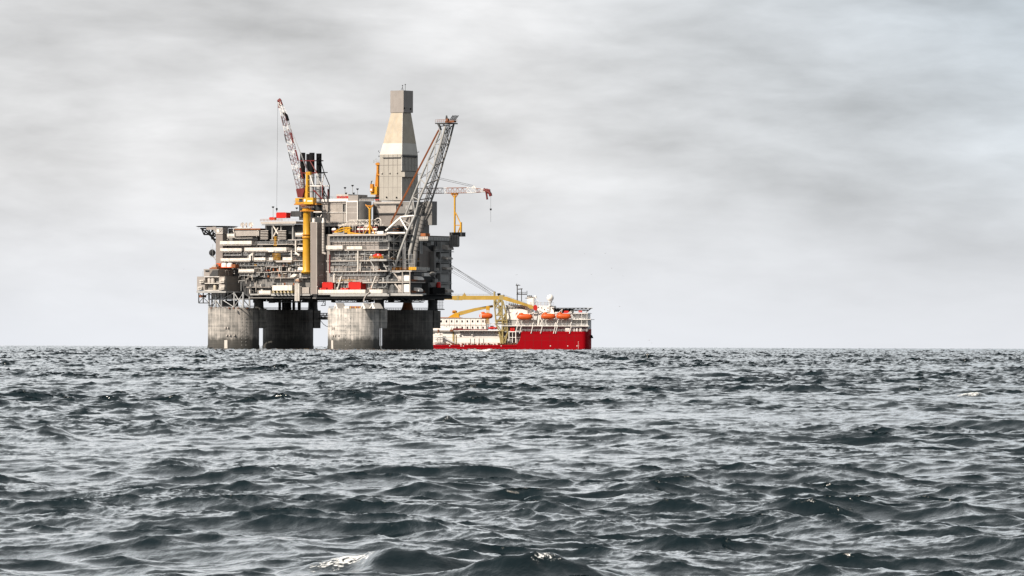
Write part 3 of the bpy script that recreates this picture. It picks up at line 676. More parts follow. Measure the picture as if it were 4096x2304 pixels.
# short face proper: dark clad panels, end galleries
def rface(name, a, c, y0, y1, m, off=0.0, d=1.5): b = MB(); b.RW(a, c, y0, y1, UR+off, d); return b.build(name, m, top)
rface('end_wall', 1553, 1806, 946, 1178, DKGREY, -1.25, 1.0)
rface('clad_panel', 1678, 1721, 1005, 1076, TAUPE, 1.0)
part('clad_panel', TAUPE, top, lambda b: b.prism_u([(PF.Q(p, y, UR)[1], PF.Q(p, y, UR)[2]) for p, y in ((1680, 1004.7), (1720, 1004.7), (1700, 986), (1684, 980))], UR-.6, UR+.95))
part('stair_tower_clad', GREY, top, lambda b: b.LR(1721, 1737, 1744, 1004, 1084, PF.Q(1722, 1040, UR+2)[1]))
rface('end_girder', 1655, 1806, 1176, 1186, DARK, 0, 2)
for y in (1005, 1047, 1090, 1133, 1175):
    part('end_gallery_floor', LGREY, top, lambda b: b.RW(1738, 1808 if y > 1010 else 1816, y, y+2.6, UR+3.2, 4.5))
for y0, y1 in ((968, 1004), (1012, 1044), (1055, 1088), (1094, 1130), (1137, 1173)):
    rface('end_cabin_wall', 1764, 1799, y0, y1, LGREY, 1.4, 2.5)
for px in (1761, 1797): part('end_post', LGREY, top, lambda b: b.path([PF.Q(px, 1005, UR+3.1), PF.Q(px, 1175, UR+3.1)], .22, 6))
for y in (1020, 1066, 1108): 
    part('diagonal_brace', LGREY, top, lambda b: b.path([PF.Q(1738, y, UR+3), PF.Q(1757, y+22, UR+3)], .2, 6))
hood(1770, 1795, 980, 997, UR+1.5, CREAM, 3.2); hood(1768, 1792, 1026, 1036, UR+1.5, CREAM, 3.2); hood(1768, 1792, 1067, 1077, UR+1.5, CREAM, 3.2); hood(1766, 1790, 1155, 1168, UR+3.0, CREAM, 4)
part('weather_deck', GREY, top, lambda b: (b.LR(1676, 1712, 1798, 946, 963, 10.0)))
part('weather_deck_rail', CREAM, top, lambda b: [b.W(1677+i*7.1, 1683+i*7.1, 946, 958, 9.8, .12) for i in range(5)])
UW = ux(1712, 950, 10.0)
part('weather_deck_rail', LGREY, top, lambda b: [b.RW(1714+i*10.6, 1723+i*10.6, 947+i*.4, 960+i*.4, UW+.15, .12) for i in range(8)])
part('rusty_reel', RUSTO, top, lambda b: b.LR(1682, 1702, 1720, 933, 945, 12))
for px in (1681, 1687): part('riser_pipe', SHIPG, top, lambda b: b.path([PF.Q(px, 966, UR+2.4), PF.Q(px, 1016, UR+2.4)], .3, 6))
part('clad_joint', GREY, top, lambda b: ([b.RW(1679, 1720, y, y+.8, UR+1.06, .1) for y in (1022, 1042, 1060)], [b.RW(px, px+.6, 1006, 1075, UR+1.05, .1) for px in (1692, 1706)]))
part('cable_ladder', STEEL, top, lambda b: [b.path([PF.Q(px, 968, UR+.9), PF.Q(px, 1002, UR+.9)], .1, 4) for px in (1700, 1706, 1712, 1742, 1750)])
for a, c, y0, y1, m in ((1690, 1700, 950, 962, LGREY), (1708, 1722, 972, 984, GREY), (1724, 1736, 966, 980, LGREY), (1742, 1756, 985, 1003, GREY), (1741, 1752, 1030, 1045, LGREY), (1744, 1757, 1072, 1087, CREAM), (1740, 1752, 1116, 1131, LGREY), (1660, 1672, 985, 997, LGREY)):
    part('equipment_cabinet', m, top, lambda b: b.RW(a, c, y0, y1, UR+1.6, 1.5))
for y in (1005, 1047, 1090, 1133): part('end_railing', STEEL, top, lambda b: (b.path([PF.Q(1738, y-8, UR+3.2), PF.Q(1807, y-8, UR+3.2)], .09, 4), b.path([PF.Q(1738, y-4, UR+3.2), PF.Q(1807, y-4, UR+3.2)], .08, 4), [b.path([PF.Q(px, y-8, UR+3.2), PF.Q(px, y, UR+3.2)], .07, 4) for px in range(1740, 1808, 9)]))
# exhaust ducts at the far corner
EB = [PF.Q(1801+i*8.6, 970, UR+5) for i in range(4)]
part('corner_bracket', DKGREY, top, lambda b: (b.LR(1798, 1846, 1862, 929, 946, 50), b.LR(1800, 1826, 1838, 946, 985, 52)))
for i, px in enumerate((1803, 1812, 1821, 1830)):
    def fn(b, px=px):
        c = PF.P(px, 985, 49.2); b.lathe((c[0], c[1]), [(.75, c[2]-.4), (.75, zy(px, 962, 49)), (.5, zy(px, 955, 49)), (.8, zy(px, 945, 49)), (.5, zy(px, 940, 49))], 12)
    part('exhaust_duct', GREY, top, fn)
# the rescue-boat chute and the black hose tub on the short side
part('pale_chute', SHIPW, top, lambda b: (b.RW(1696, 1741, 1098, 1105, UR+7, 4), b.RW(1696, 1718, 1092, 1098, UR+7, 3.5)))
part('chute_drum', GREY, top, lambda b: b.ell(PF.Q(1729, 1096, UR+7), (1.9, 2.6, 1.25), 16, 8))
part('triangular_bracket', DKGREY, top, lambda b: b.prism_u([(PF.Q(p, y, UR+7)[1], PF.Q(p, y, UR+7)[2]) for p, y in ((1713, 1179), (1745, 1179), (1718, 1130), (1713, 1130))], UR+.1, UR+7))
part('bracket_plate', GREY, top, lambda b: b.RW(1719, 1743, 1130, 1147, UR+6, 1))
part('black_tub', BLACK, top, lambda b: b.RW(1731, 1780, 1150, 1176, UR+9, 6))
# scaffolding round the leg of the farthest column
b_ = MB(); v = vB+9
for px in range(1746, 1776, 6): b_.L([(px, 1190), (px, 1240)], v, .07, 4)
for y in range(1192, 1240, 6): b_.L([(1742, y), (1774, y)], v, .07, 4)
for y in (1197, 1238): b_.L([(1738, y), (1778, y)], v, .22, 4)
b_.build('scaffold', DARK, top)
part('under_gallery', GREY, top, lambda b: (b.W(1695, 1722, 1194, 1200, 40, 4), b.L([(1696, 1194), (1696, 1184), (1722, 1184), (1722, 1194)], 40, .1, 4), b.L([(1706, 1194), (1706, 1184)], 40, .1, 4)))
# hoses and a small bridge between the two middle columns
br = thing('link_bridge', 'small lattice footbridge between the dark column and the sunlit column', 'footbridge', PF.P(1296, 1262, 34))
def bp3(px, y): return (px, y, 58.5-(px-1279)/34*49.5)
def girder(b):
    for y in (1253, 1262, 1272): b.L([bp3(1276, y), bp3(1314, y)], 0, .2, 4)
    xs = [1278+i*7.2 for i in range(6)]
    for i, px in enumerate(xs): b.L([bp3(px, 1253), bp3(px, 1272)], 0, .15, 4)
    for i in range(5): b.L([bp3(xs[i], 1272 if i % 2 else 1253), bp3(xs[i+1], 1253 if i % 2 else 1272)], 0, .15, 4)
part('girder', DKGREY, br, girder)
part('walkway', DKGREY, br, lambda b: b.tube(PF.P(*bp3(1277, 1273)), PF.P(*bp3(1313, 1273)), .8, 4))
hs = MB(); hs.L([bp3(1279, 1276), bp3(1285, 1286), bp3(1294, 1297), bp3(1304, 1304), bp3(1314, 1307)], 30, .16, 5); o = hs.build('hose', BLACK, None)
o['label'] = 'black hose sagging under the small bridge between two concrete columns'; o['category'] = 'hose'
# ---------------------------------------------------------------- boxy outboard module on its truss frame
ac = thing('outboard_module', 'brown-grey box module with recessed balconies, left end of the platform above the stained column', 'module', PF.P(880, 1165, -4))
A = lambda n, m, fn: part(n, m, ac, fn)
vM = -9.0
uM = PF.P(900, 1130, vM)[0]
A('upper_block', BROWN, lambda b: b.LR(838, 874, 951, 1076, 1104.5, vM+1.0))
A('upper_block', PINK, lambda b: b.LR(815, 837.8, 880, 1076, 1104.5, vM+1.4))
A('upper_window', DARK, lambda b: b.W(821, 838, 1081, 1087, vM+1.1, .4))
A('sloping_screen', DKGREY, lambda b: b.prism_v([(PF.P(p, y, vM+.9)[0], PF.P(p, y, vM+.9)[2]) for p, y in ((838, 1104), (873, 1104), (873, 1080), (852, 1081))], vM+.65, vM+.95))
A('lower_block', BROWN, lambda b: (b.LR(876, 900, 978, 1105, 1163, vM)))
A('lower_block', PINK, lambda b: b.LR(788, 820, 840, 1106, 1162, vM+.1))
A('recess_wall', GREY, lambda b: b.W(819, 877, 1106, 1163, vM+2.2, 4))
for y in (1106, 1132, 1160): A('balcony_floor', WHITE, lambda b: b.W(818, 878, y, y+2.6, vM-.4, 3))
A('balcony_wall', CREAM, lambda b: [b.W(876, 897, y0, y1, vM-.12, .15) for y0, y1 in ((1109, 1131), (1136, 1158))])
for px, y in ((797, 1120), (879, 1120), (790, 1147), (879, 1147)):
    A('small_balcony', WHITE, lambda b: (b.W(px, px+15, y+9, y+11, vM-1.3, 1.5), b.W(px, px+15, y, y+3, vM-1.2, 1.3), [b.W(px+i*5, px+i*5+1.3, y, y+10, vM-1.3, .15) for i in range(4)]))
A('vessel_in_recess', CREAM, lambda b: [b.lathe(PF.P(px, 1130, vM+1.0)[:2], [(1.0, zy(px, 1131, vM)), (1.0, zy(px, 1114, vM)), (.4, zy(px, 1111, vM))], 12) for px in (838, 852)])
A('vessel_in_recess', GOLD, lambda b: [b.lathe(PF.P(px, 1158, vM+1.0)[:2], [(.9, zy(px, 1159, vM)), (.9, zy(px, 1142, vM)), (.4, zy(px, 1139, vM))], 12) for px in (860,)])
A('clad_seam', GREY, lambda b: (b.RW(908, 976, 1133, 1134, uM+.06, .1), b.RW(900.5, 908, 1106, 1162, uM+.08, .1)))
A('service_stair', CREAM, lambda b: b.path([PF.Q(p, y, PF.P(874, 1090, vM+1)[0]+.3) for p, y in ((902, 1103), (902, 1081), (925, 1081), (939, 1103))], .12, 4) and b.path([PF.Q(p, y, PF.P(874, 1090, vM+1)[0]+.3) for p, y in ((913, 1103), (913, 1081))], .12, 4))
A('base_frame', LGREY, lambda b: b.LR(786, 903, 978, 1163.5, 1171, vM-.2))
tr = lambda pts, v, r=.28: A('truss_brace', STEEL, lambda b: b.L(pts, v, r, 6))
for px in (836, 863, 886, 937, 973): A('truss_leg', STEEL, lambda b: b.L([(px, 1168), (px, 1233)], -4.2, .5, 8))
A('truss_leg', STEEL, lambda b: b.L([(998, 1188), (998, 1231)], -1, .5, 8))
for y in (1197, 1229): A('truss_rail', STEEL, lambda b: b.L([(834, y), (973, y), (1000, y, -1)], -4.2, .3, 6))
for a, c in (((836, 1229), (863, 1197)), ((863, 1197), (886, 1229)), ((886, 1197), (937, 1229)), ((937, 1229), (973, 1172)), ((937, 1172), (973, 1229)), ((836, 1172), (863, 1197)), ((863, 1197), (886, 1172)), ((886, 1197), (937, 1172))):
    tr([a, c], -4.2, .24)
tr([(973, 1172, -4.2), (998, 1188, -1)], 0); tr([(973, 1197, -4.2), (998, 1228, -1)], 0)
for px in (848, 880, 905, 950): A('truss_leg', DKGREY, lambda b: b.L([(px, 1168), (px, 1233)], 8, .45, 6))
for a, c in (((848, 1229), (880, 1175)), ((880, 1229), (905, 1175)), ((905, 1229), (950, 1175)), ((848, 1175), (880, 1229))): A('truss_brace', DKGREY, lambda b: b.L([a, c], 8, .25, 5))
A('tank', DKGREY, lambda b: b.W(888, 927, 1202, 1228, 1, 5))
for px in (795, 813): A('truss_leg', DKGREY, lambda b: b.L([(px, 1168), (px, 1212)], -6, .3, 6))
A('truss_brace', DKGREY, lambda b: (b.L([(795, 1212), (836, 1212)], -6, .25, 5), b.L([(795, 1212), (813, 1190), (836, 1212)], -6, .18, 5), b.L([(795, 1172), (813, 1190), (836, 1172)], -6, .18, 5)))
A('hanging_platform', RUST, lambda b: b.W(797, 811, 1180, 1190, -4, 3))
A('whip_aerial', STEEL, lambda b: b.L([(811, 1084), (811, 1105)], vM+1.4, .08, 4))
for i in range(18):
    px = 842+i*9
    A('rust_foot', RUST, lambda b: b.W(px, px+3, 1229, 1235, -7.5 if px < 960 else 0, 1.2)) if i % 2 == 0 else None
# orange framed tanks and boats on its roof
rf = thing('orange_skid', 'orange framed skid deck on the roof of the brown-grey box module', 'equipment skid', PF.P(890, 1074, vM+5))
part('skid_deck', RUSTO, rf, lambda b: b.LR(838, 868, 944, 1071, 1075.5, vM+3)); part('skid_deck', ORANGE, rf, lambda b: b.W(868, 941, 1068, 1071, vM+7.0, 3))
part('skid_box', ORANGE, rf, lambda b: b.W(866, 881, 1053, 1071, vM+6.5, 3)); part('skid_box', RUSTO, rf, lambda b: b.W(926, 941, 1057, 1070, vM+6.0, 3))
def tanklab(px, w_, lab):
    t = thing('storage_tank', lab, 'tank', PF.P(px, 1071, vM+7), group='white tanks on the orange skid')
    c = PF.P(px, 1069, vM+8.6)
    part('shell', SHIPW, t, lambda b: b.lathe(c[:2], [(w_, zy(px, 1069, vM+8)), (w_, zy(px, 1059, vM+8)), (w_*.92, zy(px, 1055, vM+8)), (w_*.65, zy(px, 1052, vM+8)), (w_*.2, zy(px, 1051, vM+8))], 20))
    part('saddle', RUSTO, t, lambda b: b.box(c[0]-w_*.7, c[0]+w_*.7, c[1]-.6, c[1]+.6, zy(px, 1069, vM+8), zy(px, 1063, vM+8)))
tanklab(897, 1.6, 'rounded white tank on the orange skid, beside the tall orange box'); tanklab(920, 1.6, 'rounded white tank on the orange skid, beside the rusty orange box')
bo = thing('covered_boat', 'pale covered boat sloping up on the roof edge of the brown-grey box module', 'boat', PF.P(858, 1070, vM+4))
part('hull', CREAM, bo, lambda b: b.prism_v([(PF.P(p, y, vM+4)[0], PF.P(p, y, vM+4)[2]) for p, y in ((848, 1069), (866, 1069), (867, 1057), (860, 1059))], vM+3.2, vM+5.6)); part('cradle', RUSTO, bo, lambda b: b.W(846, 868, 1068.5, 1072, vM+3, 3))
# ---------------------------------------------------------------- end stair tower, helideck, aerials
et = thing('end_tower', 'grey clad stair tower with a pale head box, under the platform helideck', 'stair tower', PF.P(877, 1055, 0))
part('shaft_cladding', TAUPE, et, lambda b: b.LR(863, 890.5, 911, 934, 1060, -.4)); hbx_ = part('head_box', PINK, et, lambda b: b.LR(863, 891.5, 912, 911, 933.5, -.6))
part('head_trim', WHITE, hbx_, lambda b: (b.W(864, 891, 932, 934.5, -.9, .3), b.L([(875, 931), (890, 913)], -.75, .12, 4), b.W(867, 876, 917, 930, -.8, .2)))
hd = thing('helideck', 'dark thin-edged platform helideck overhanging the grey end tower on black struts', 'helideck', PF.P(868, 906, 10))
hc = PF.P(868, 906, 12); hz = zy(868, 905, 12)
part('deck_plate', DKGREY, hd, lambda b: b.lathe((hc[0], hc[1]), [(10.2, hz-.35), (10.4, hz-.1), (10.2, hz)], 8, math.pi/8))
part('safety_net', DARK, hd, lambda b: b.lathe((hc[0], hc[1]), [(10.3, hz-.42), (11.6, hz-.1), (11.65, hz-.02), (10.3, hz-.36)], 8, math.pi/8))
part('wind_screen', PINK, hd, lambda b: b.W(825, 864, 907, 919, 2, .4))
part('wind_screen', PINK, hd, lambda b: b.L([(858, 918), (866, 928)], 2, .8, 6))
b_ = MB()
for pts in (((807, 917), (816, 938), (840, 938), (863, 945)), ((807, 915), (863, 960)), ((816, 938), (826, 917), (840, 938), (850, 918), (855, 940)), ((846, 956), (863, 942)), ((846, 955), (864, 957)), ((853, 957), (864, 972)), ((835, 917), (848, 955), (852, 930), (863, 938)), ((802, 914), (866, 914))):
    b_.L(pts, 3.5, .38, 6)
b_.build('strut', BLACK, hd)
b_ = MB(); b_.L([(790, 912), (792, 919)], 8, .06, 4); b_.L([(795, 911), (797, 918)], 8, .06, 4)
for px in range(800, 950, 11): b_.L([(px, 906), (px, 902)], 6, .07, 4)
b_.build('edge_stanchion', STEEL, hd)
part('under_frame', DARK, hd, lambda b: [b.L([(890, y), (948, y)], 4, .18, 4) for y in (911, 916, 923)] and [b.L([(px, 907), (px+6, 930)], 4, .15, 4) for px in range(892, 945, 11)])
def dish(px, y, v, r, yaw, tilt, m, lab, group, base_y):
    c = PF.P(px, y, v)
    t = thing('satellite_dish', lab, 'satellite dish', (c[0], c[1], zy(px, base_y, v)), group=group)
    M = Matrix.Rotation(yaw, 3, 'Z') @ Matrix.Rotation(tilt, 3, 'X')
    n, k = 20, 5; vs = []; 
    for j in range(k+1):
        rr = r*j/k
        for i in range(n):
            p = M @ Vector((rr*math.cos(2*math.pi*i/n), -(.30*r-.3*r*(j/k)**2)*-1, rr*math.sin(2*math.pi*i/n)))
            vs.append((c[0]+p.x, c[1]+p.y, c[2]+p.z))
    fs = [(j*n+i, j*n+(i+1) % n, (j+1)*n+(i+1) % n, (j+1)*n+i) for j in range(k) for i in range(n)]
    off = len(vs); d = M @ Vector((0, .12, 0)); vs += [(a+d.x, e+d.y, f+d.z) for a, e, f in vs]
    fs += [tuple(q+off for q in reversed(f)) for f in fs]
    part('reflector', m, t, lambda b: b.add(vs, fs, True))
    f0 = M @ Vector((0, -.75*r, 0))
    part('feed_arm', STEEL, t, lambda b: [b.tube((c[0]+q.x, c[1]+q.y, c[2]+q.z), (c[0]+f0.x, c[1]+f0.y, c[2]+f0.z), .06, 4) for q in (M @ Vector((r*math.cos(a), 0, r*math.sin(a))) for a in (1.57, 3.67, 5.76))])
    part('mount', m, t, lambda b: b.tube((c[0], c[1]+.5, zy(px, base_y, v)), (c[0], c[1]+.4, c[2]), r*.28, 8))
    return t
dish(969, 898, 3, 1.15, R(5), R(-15), CREAM, 'pale satellite dish on the corrugated deckhouse roof, nearest the helideck', 'satellite dishes on the deckhouse roof', 912)
dish(984, 898, 3, 1.1, R(-20), R(-12), CREAM, 'pale satellite dish turned aside, between two others on the deckhouse roof', 'satellite dishes on the deckhouse roof', 912)
dish(1003, 898, 3, 1.25, R(28), R(-18), WHITE, 'bright white satellite dish on the deckhouse roof, nearest the yellow railings', 'satellite dishes on the deckhouse roof', 912)
t = dish(849, 1011, 2, 1.75, R(222), R(4), DARK, 'big black microwave dish on a bracket at the side of the grey end tower', 'dark dish on the end tower', 1026)
part('bracket', LGREY, t, lambda b: (b.W(841, 866, 1026, 1028, 1.2, 2), b.L([(854, 1028), (863, 1039)], 1.6, .2, 5), b.L([(845, 996), (864, 996)], 1.6, .08, 4)))
part('whip_aerial', STEEL, t, lambda b: (b.L([(844, 987), (844, 1026)], 1.6, .07, 4), b.L([(851, 977), (851, 1026)], 1.6, .08, 4)))
# ---------------------------------------------------------------- tall middle tower
mt = thing('middle_tower', 'tall narrow grey clad tower beside the yellow crane pedestal', 'stair tower', PF.P(1260, 1175, -4))
um = PF.P(1267.5, 1000, -4)[0]
part('shaft_cladding', TAUPE, mt, lambda b: b.LR(1243, 1267.5, 1300, 890, 1176, -4))
part('edge_trim', WHITE, mt, lambda b: (b.L([(1243.3, 890), (1243.3, 1176)], -4.05, .1, 4), b.L([(1267.5, 890), (1267.5, 1176)], -4.05, .1, 4), b.L([(1243, 890), (1268, 890)], -4.05, .12, 4)))
part('clad_seam', PINK, mt, lambda b: [b.W(1244, 1267, y, y+.7, -4.05, .1) for y in range(915, 1170, 33)])
part('clad_seam', DKGREY, mt, lambda b: [b.RW(1268.5, 1299, y, y+.7, um+.05, .1) for y in range(915, 1170, 33)])
part('roof_vent', SHIPW, mt, lambda b: [b.lathe(PF.P(px, 888, -1)[:2], [(r_, zy(px, 890, -1)), (r_, zy(px, 876, -1)), (r_*.8, zy(px, 872, -1))], 14) for px, r_ in ((1255, .75),)])
part('wall_lamp', SHIPW, mt, lambda b: [b.ell(PF.Q(px, y, um+.15), (.28, .28, .28), 8, 6) for px, y in ((1289, 1056), (1280, 1101), (1288, 1100), (1269, 1147))])
dt = thing('vent_duct', 'pale round duct caged by a ladder, on the right side of the tall grey tower', 'duct', PF.P(1293, 1018, -2.5))
part('duct_pipe', CREAM, dt, lambda b: (b.L([(1293, 890), (1293, 1014)], -2.8, .72, 14), b.L([(1293, 1011), (1304, 1016)], -2.8, .6, 10)))
part('duct_cap', SHIPW, dt, lambda b: b.lathe(PF.P(1293, 890, -2.8)[:2], [(.85, zy(1293, 891, -2.8)), (.85, zy(1293, 888, -2.8)), (.55, zy(1293, 880, -2.8)), (.5, zy(1293, 872, -2.8))], 14))
part('ladder', DKGREY, dt, lambda b: ([b.lathe(PF.P(1293, y, -2.8)[:2], [(.8, zy(1293, y+.6, -2.8)), (.8, zy(1293, y-.6, -2.8))], 12) for y in range(896, 1015, 11)], b.L([(1299, 890), (1299, 1012)], -3.2, .08, 4)))
# ---------------------------------------------------------------- process building and derrick substructure
pb = thing('process_building', 'cream corrugated building with a grey curved side, between the black stacks and the derrick', 'building', PF.P(1360, 935, 14))
Bp = lambda n, m, fn: part(n, m, pb, fn)
vP = 12.0
Bp('wall', GREY, lambda b: b.LR(1288, 1386, 1400, 806, 936, vP+.5)); 
ribs = lambda a, c, y0, y1, v, m=CREAM, step=.55: ribwall(a, c, y0, y1, v, m, step, pb, 'corrugated_wall', .4)
ribs(1290, 1313, 819, 848, vP); ribs(1316, 1371, 817, 848, vP); ribs(1289, 1383, 852, 890, vP, CREAM, .6); ribs(1290, 1384, 806, 816, vP-.1, PINK, 2.6)
Bp('wall_rail', SHIPW, lambda b: b.W(1289, 1384, 848.6, 850.4, vP-.6, .5)); Bp('roof_edge', SHIPW, lambda b: b.LR(1286, 1392, 1400, 795, 805.6, vP-.8))
Bp('corner_trim', DKGREY, lambda b: (b.W(1287, 1290, 806, 890, vP-.2, .3), b.W(1371.5, 1374, 818, 890, vP-.15, .3)))
Bp('downpipe', WHITE, lambda b: b.L([(1314, 850), (1314, 876)], vP-.8, .25, 6))
ls_ = Bp('lift_shaft', PINK, lambda b: b.LR(1385, 1430.5, 1436, 803, 905, 8)); part('shaft_trim', SHIPW, ls_, lambda b: (b.W(1384.6, 1387, 805, 888, 7.8, .2), b.W(1428.6, 1431, 803, 882, 7.8, .2), b.W(1385, 1430, 803, 809, 7.75, .2), [b.W(1388, 1428, y, y+.8, 7.9, .1) for y in (828, 851)]))
def curved(b):
    u = PF.P(1430, 840, 8)[0]; c = (u-5, 17.5); n = 14; zt_, zb_ = zy(1430, 804, 8), zy(1430, 906, 8)
    poly = [(u-.2, 8.2)]+[(u-6+math.cos(t)*8.5, 14+math.sin(t)*8.5-0.0) for t in [(-.68+1.5*i/n) for i in range(n+1)]]+[(u-6, 24)]
    b.prism_z(poly, zb_, zt_)
Bp('curved_wall', GREY, curved)
Bp('roof_house', CREAM, lambda b: b.LR(1345, 1393, 1470, 777, 795, vP+3)); Bp('roof_house', PINK, lambda b: b.LR(1393, 1432, 1436, 781, 803.5, 9))
Bp('roof_railing', STEEL, lambda b: (rail(b, 1288, 1385, 795, vP-.6), rail(b, 1432, 1492, 803, 16)))
Bp('red_pipework', RED, lambda b: [b.W(1347+i*8, 1354+i*8, 784+(i % 2), 793, vP-.3, 1) for i in range(7)])
Bp('roof_cabinet', DKGREY, lambda b: (b.W(1440, 1500, 788, 796, 26, 5))); Bp('roof_cabinet', CREAM, lambda b: [b.W(1438+i*8, 1443+i*8, 796, 803, 16.5, .6) for i in range(7)])
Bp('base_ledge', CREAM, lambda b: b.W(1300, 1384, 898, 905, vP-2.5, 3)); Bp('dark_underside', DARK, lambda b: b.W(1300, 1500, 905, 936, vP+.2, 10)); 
Bp('ledge_railing', STEEL, lambda b: (rail(b, 1300, 1384, 898, vP-2.6, 1.6)))
for px in (1316, 1338, 1356): Bp('ledge_post', LGREY, lambda b: b.L([(px, 890), (px, 936)], vP-2, .22, 5))
Bp('vent_mushroom', BLACK, lambda b: [b.lathe(PF.P(px, 776, vP+6)[:2], [(.5, zy(px, 777, vP+6)), (.35, zy(px, 774, vP+6)), (.7, zy(px, 772, vP+6)), (.6, zy(px, 770.5, vP+6))], 10) for px in (1384, 1415)])
def lampmast(px, y0, y1, v, lab):
    t = thing('lamp_mast', lab, 'lamp mast', PF.P(px, y1, v), group='lamp masts on the roofs'); c = PF.P(px, y1, v); z1 = zy(px, y0, v)
    part('mast', STEEL, t, lambda b: b.tube(c, (c[0], c[1], z1), .13, 6)); part('lamp_head', BLACK, t, lambda b: b.lathe(c[:2], [(.3, z1-.5), (.7, z1), (.6, z1+.3)], 10))
lampmast(1380, 751, 778, vP+5, 'lamp mast on the process building roof, above the red pipework')
lampmast(1410, 742, 782, vP+4, 'tallest lamp mast on the process building roof')
lampmast(1430, 756, 782, vP+6, 'lamp mast on the process building roof, nearest the derrick')
lampmast(1092, 828, 880, 6, 'lamp mast rising by the small red container on the upper deck')
lampmast(1187, 832, 848, 14, 'short lamp mast above the dark grey container')
vD = 24.0
ds = thing('derrick_substructure', 'broad corrugated base block under the tall drilling derrick', 'building', PF.P(1580, 935, vD))
Dp = lambda n, m, fn: part(n, m, ds, fn)
Dp('block', GREY, lambda b: b.LR(1492, 1652, 1717, 806, 934, vD-2)); ribwall(1508, 1584, 818, 852, vD-2.6, CREAM, .6, ds, 'corrugated_wall', .5); ribwall(1497, 1640, 858, 905, vD-2.5, PINK, .6, ds, 'corrugated_wall', .4)
Dp('parapet', CREAM, lambda b: b.W(1496, 1600, 806, 814, vD-4, .3)); Dp('ledge', DKGREY, lambda b: b.W(1494, 1640, 853, 857, vD-3.4, 1.5)); Dp('parapet_rail', STEEL, lambda b: rail(b, 1494, 1600, 806, vD-4.1, 1.3))
Dp('duct_box', LGREY, lambda b: b.W(1622, 1650, 822, 838, vD-5, 2)); ud = PF.P(1652, 860, vD-2)[0]
Dp('side_cabin', GREY, lambda b: b.LR(1700, 1728, 1748, 805, 900, 30)); Dp('side_cabin_rib', LGREY, lambda b: [b.W(1701+i*5, 1702+i*5, 805, 900, 29.9, .2) for i in range(6)]); Dp('cabin_seam', DARK, lambda b: [b.W(1700, 1728, y, y+1.5, 29.8, .2) for y in (827, 858)])
for px in (1596, 1620, 1590): Dp('post', DKGREY, lambda b: b.L([(px, 900), (px, 936)], vD-4, .5, 6))
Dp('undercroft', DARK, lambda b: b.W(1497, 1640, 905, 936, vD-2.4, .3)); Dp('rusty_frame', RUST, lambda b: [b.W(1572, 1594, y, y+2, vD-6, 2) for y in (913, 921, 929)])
# derrick
de = thing('drilling_derrick', 'tall cream clad drilling derrick, tapering to a box top with small aerials', 'derrick', PF.P(1600, 803, vD))
uc = PF.P(1607, 740, vD)[0]; va = vD; ub = PF.P(1517, 740, vD)[0]; vb = PF.Q(1672, 740, uc)[1]
def ring(y, a, c, e):   # left, corner and right pixel -> 4 plan points; the near corner leans back along the diagonal
    # solve the near corner so that the tower stays centred on the base
    cx, cy = (ub+uc)/2, (va+vb)/2; z = None
    s0, s1 = 0.0, 3.0
    def q(k): return (cx+(uc-cx)*k, cy+(va-cy)*k)
    wbase = PF.P(1672, y, vD)[0]-PF.P(1517, y, vD)[0]
    k = (PF.P(e, y, vD)[0]-PF.P(a, y, vD)[0])/wbase
    hu, hv = (uc-ub)/2*k, (vb-va)/2*k
    sh = ((a+e)/2-1594.5)*.131; cx, cy = cx+sh*.819, cy+sh*.574
    return [(cx-hu, cy-hv), (cx+hu, cy-hv), (cx+hu, cy+hv), (cx-hu, cy+hv)], PF.P(1600, y, (va+vb)/2)[2]
def loft(b, r0, r1):
    (p0, z0), (p1, z1) = r0, r1
    vs = [(u, v, z0) for u, v in p0]+[(u, v, z1) for u, v in p1]
    b.add(vs, [(0, 1, 5, 4), (1, 2, 6, 5), (2, 3, 7, 6), (3, 0, 4, 7), (4, 5, 6, 7), (3, 2, 1, 0)])
r803, r618, r574, r447 = ring(803, 1517, 1607, 1672), ring(619, 1519, 1607, 1671), ring(574, 1532, 1609, 1664), ring(447, 1564, 1611, 1642)
lt_ = part('lower_tower', DERR, de, lambda b: loft(b, r803, r618)); part('white_band', BRIGHT, de, lambda b: loft(b, (r618[0], r618[1]+.01), r574)); tt_ = part('tapered_tower', GOLD, de, lambda b: loft(b, (r574[0], r574[1]+.01), r447))
rt = ring(447, 1560, 1611, 1651); rt2 = (rt[0], PF.P(1600, 363, vD+7)[2])
part('top_box', PINK, de, lambda b: loft(b, (rt[0], rt[1]-.5), rt2))
def seams(b):
    for y in (661, 706, 750):
        r_, z = ring(y, 1517, 1607, 1672); mu, mv = sum(p[0] for p in r_)/4, sum(p[1] for p in r_)/4; r_ = [((u-mu)*1.004+mu, (v-mv)*1.004+mv) for u, v in r_]; b.prism_z(r_, z-.06, z+.06)
    for k in (.2, .4, .6, .8): 
        b.box(ub+(uc-ub)*k-.04, ub+(uc-ub)*k+.04, va-.04, va+.1, r803[1], r618[1]-.1); b.box(uc-.1, uc+.04, va+(vb-va)*k-.04, va+(vb-va)*k+.04, r803[1], r618[1]-.1)
part('panel_seam', PINK, lt_, seams)
def seams2(b):
    for y, a, e in ((490, 1553.5, 1649.5), (530, 1543, 1656)):
        r_, z = ring(y, a, 1610, e); b.prism_z(r_, z-.07, z+.07)
    cx, cy = (ub+uc)/2, (va+vb)/2
    for k in (.35, .68):
        b.box(rt[0][0][0]+(rt[0][1][0]-rt[0][0][0])*k-.03, rt[0][0][0]+(rt[0][1][0]-rt[0][0][0])*k+.03, rt[0][0][1]-.03, rt[0][0][1]+.1, rt[1], rt2[1]-.1)
part('panel_seam', CREAM, tt_, seams2)
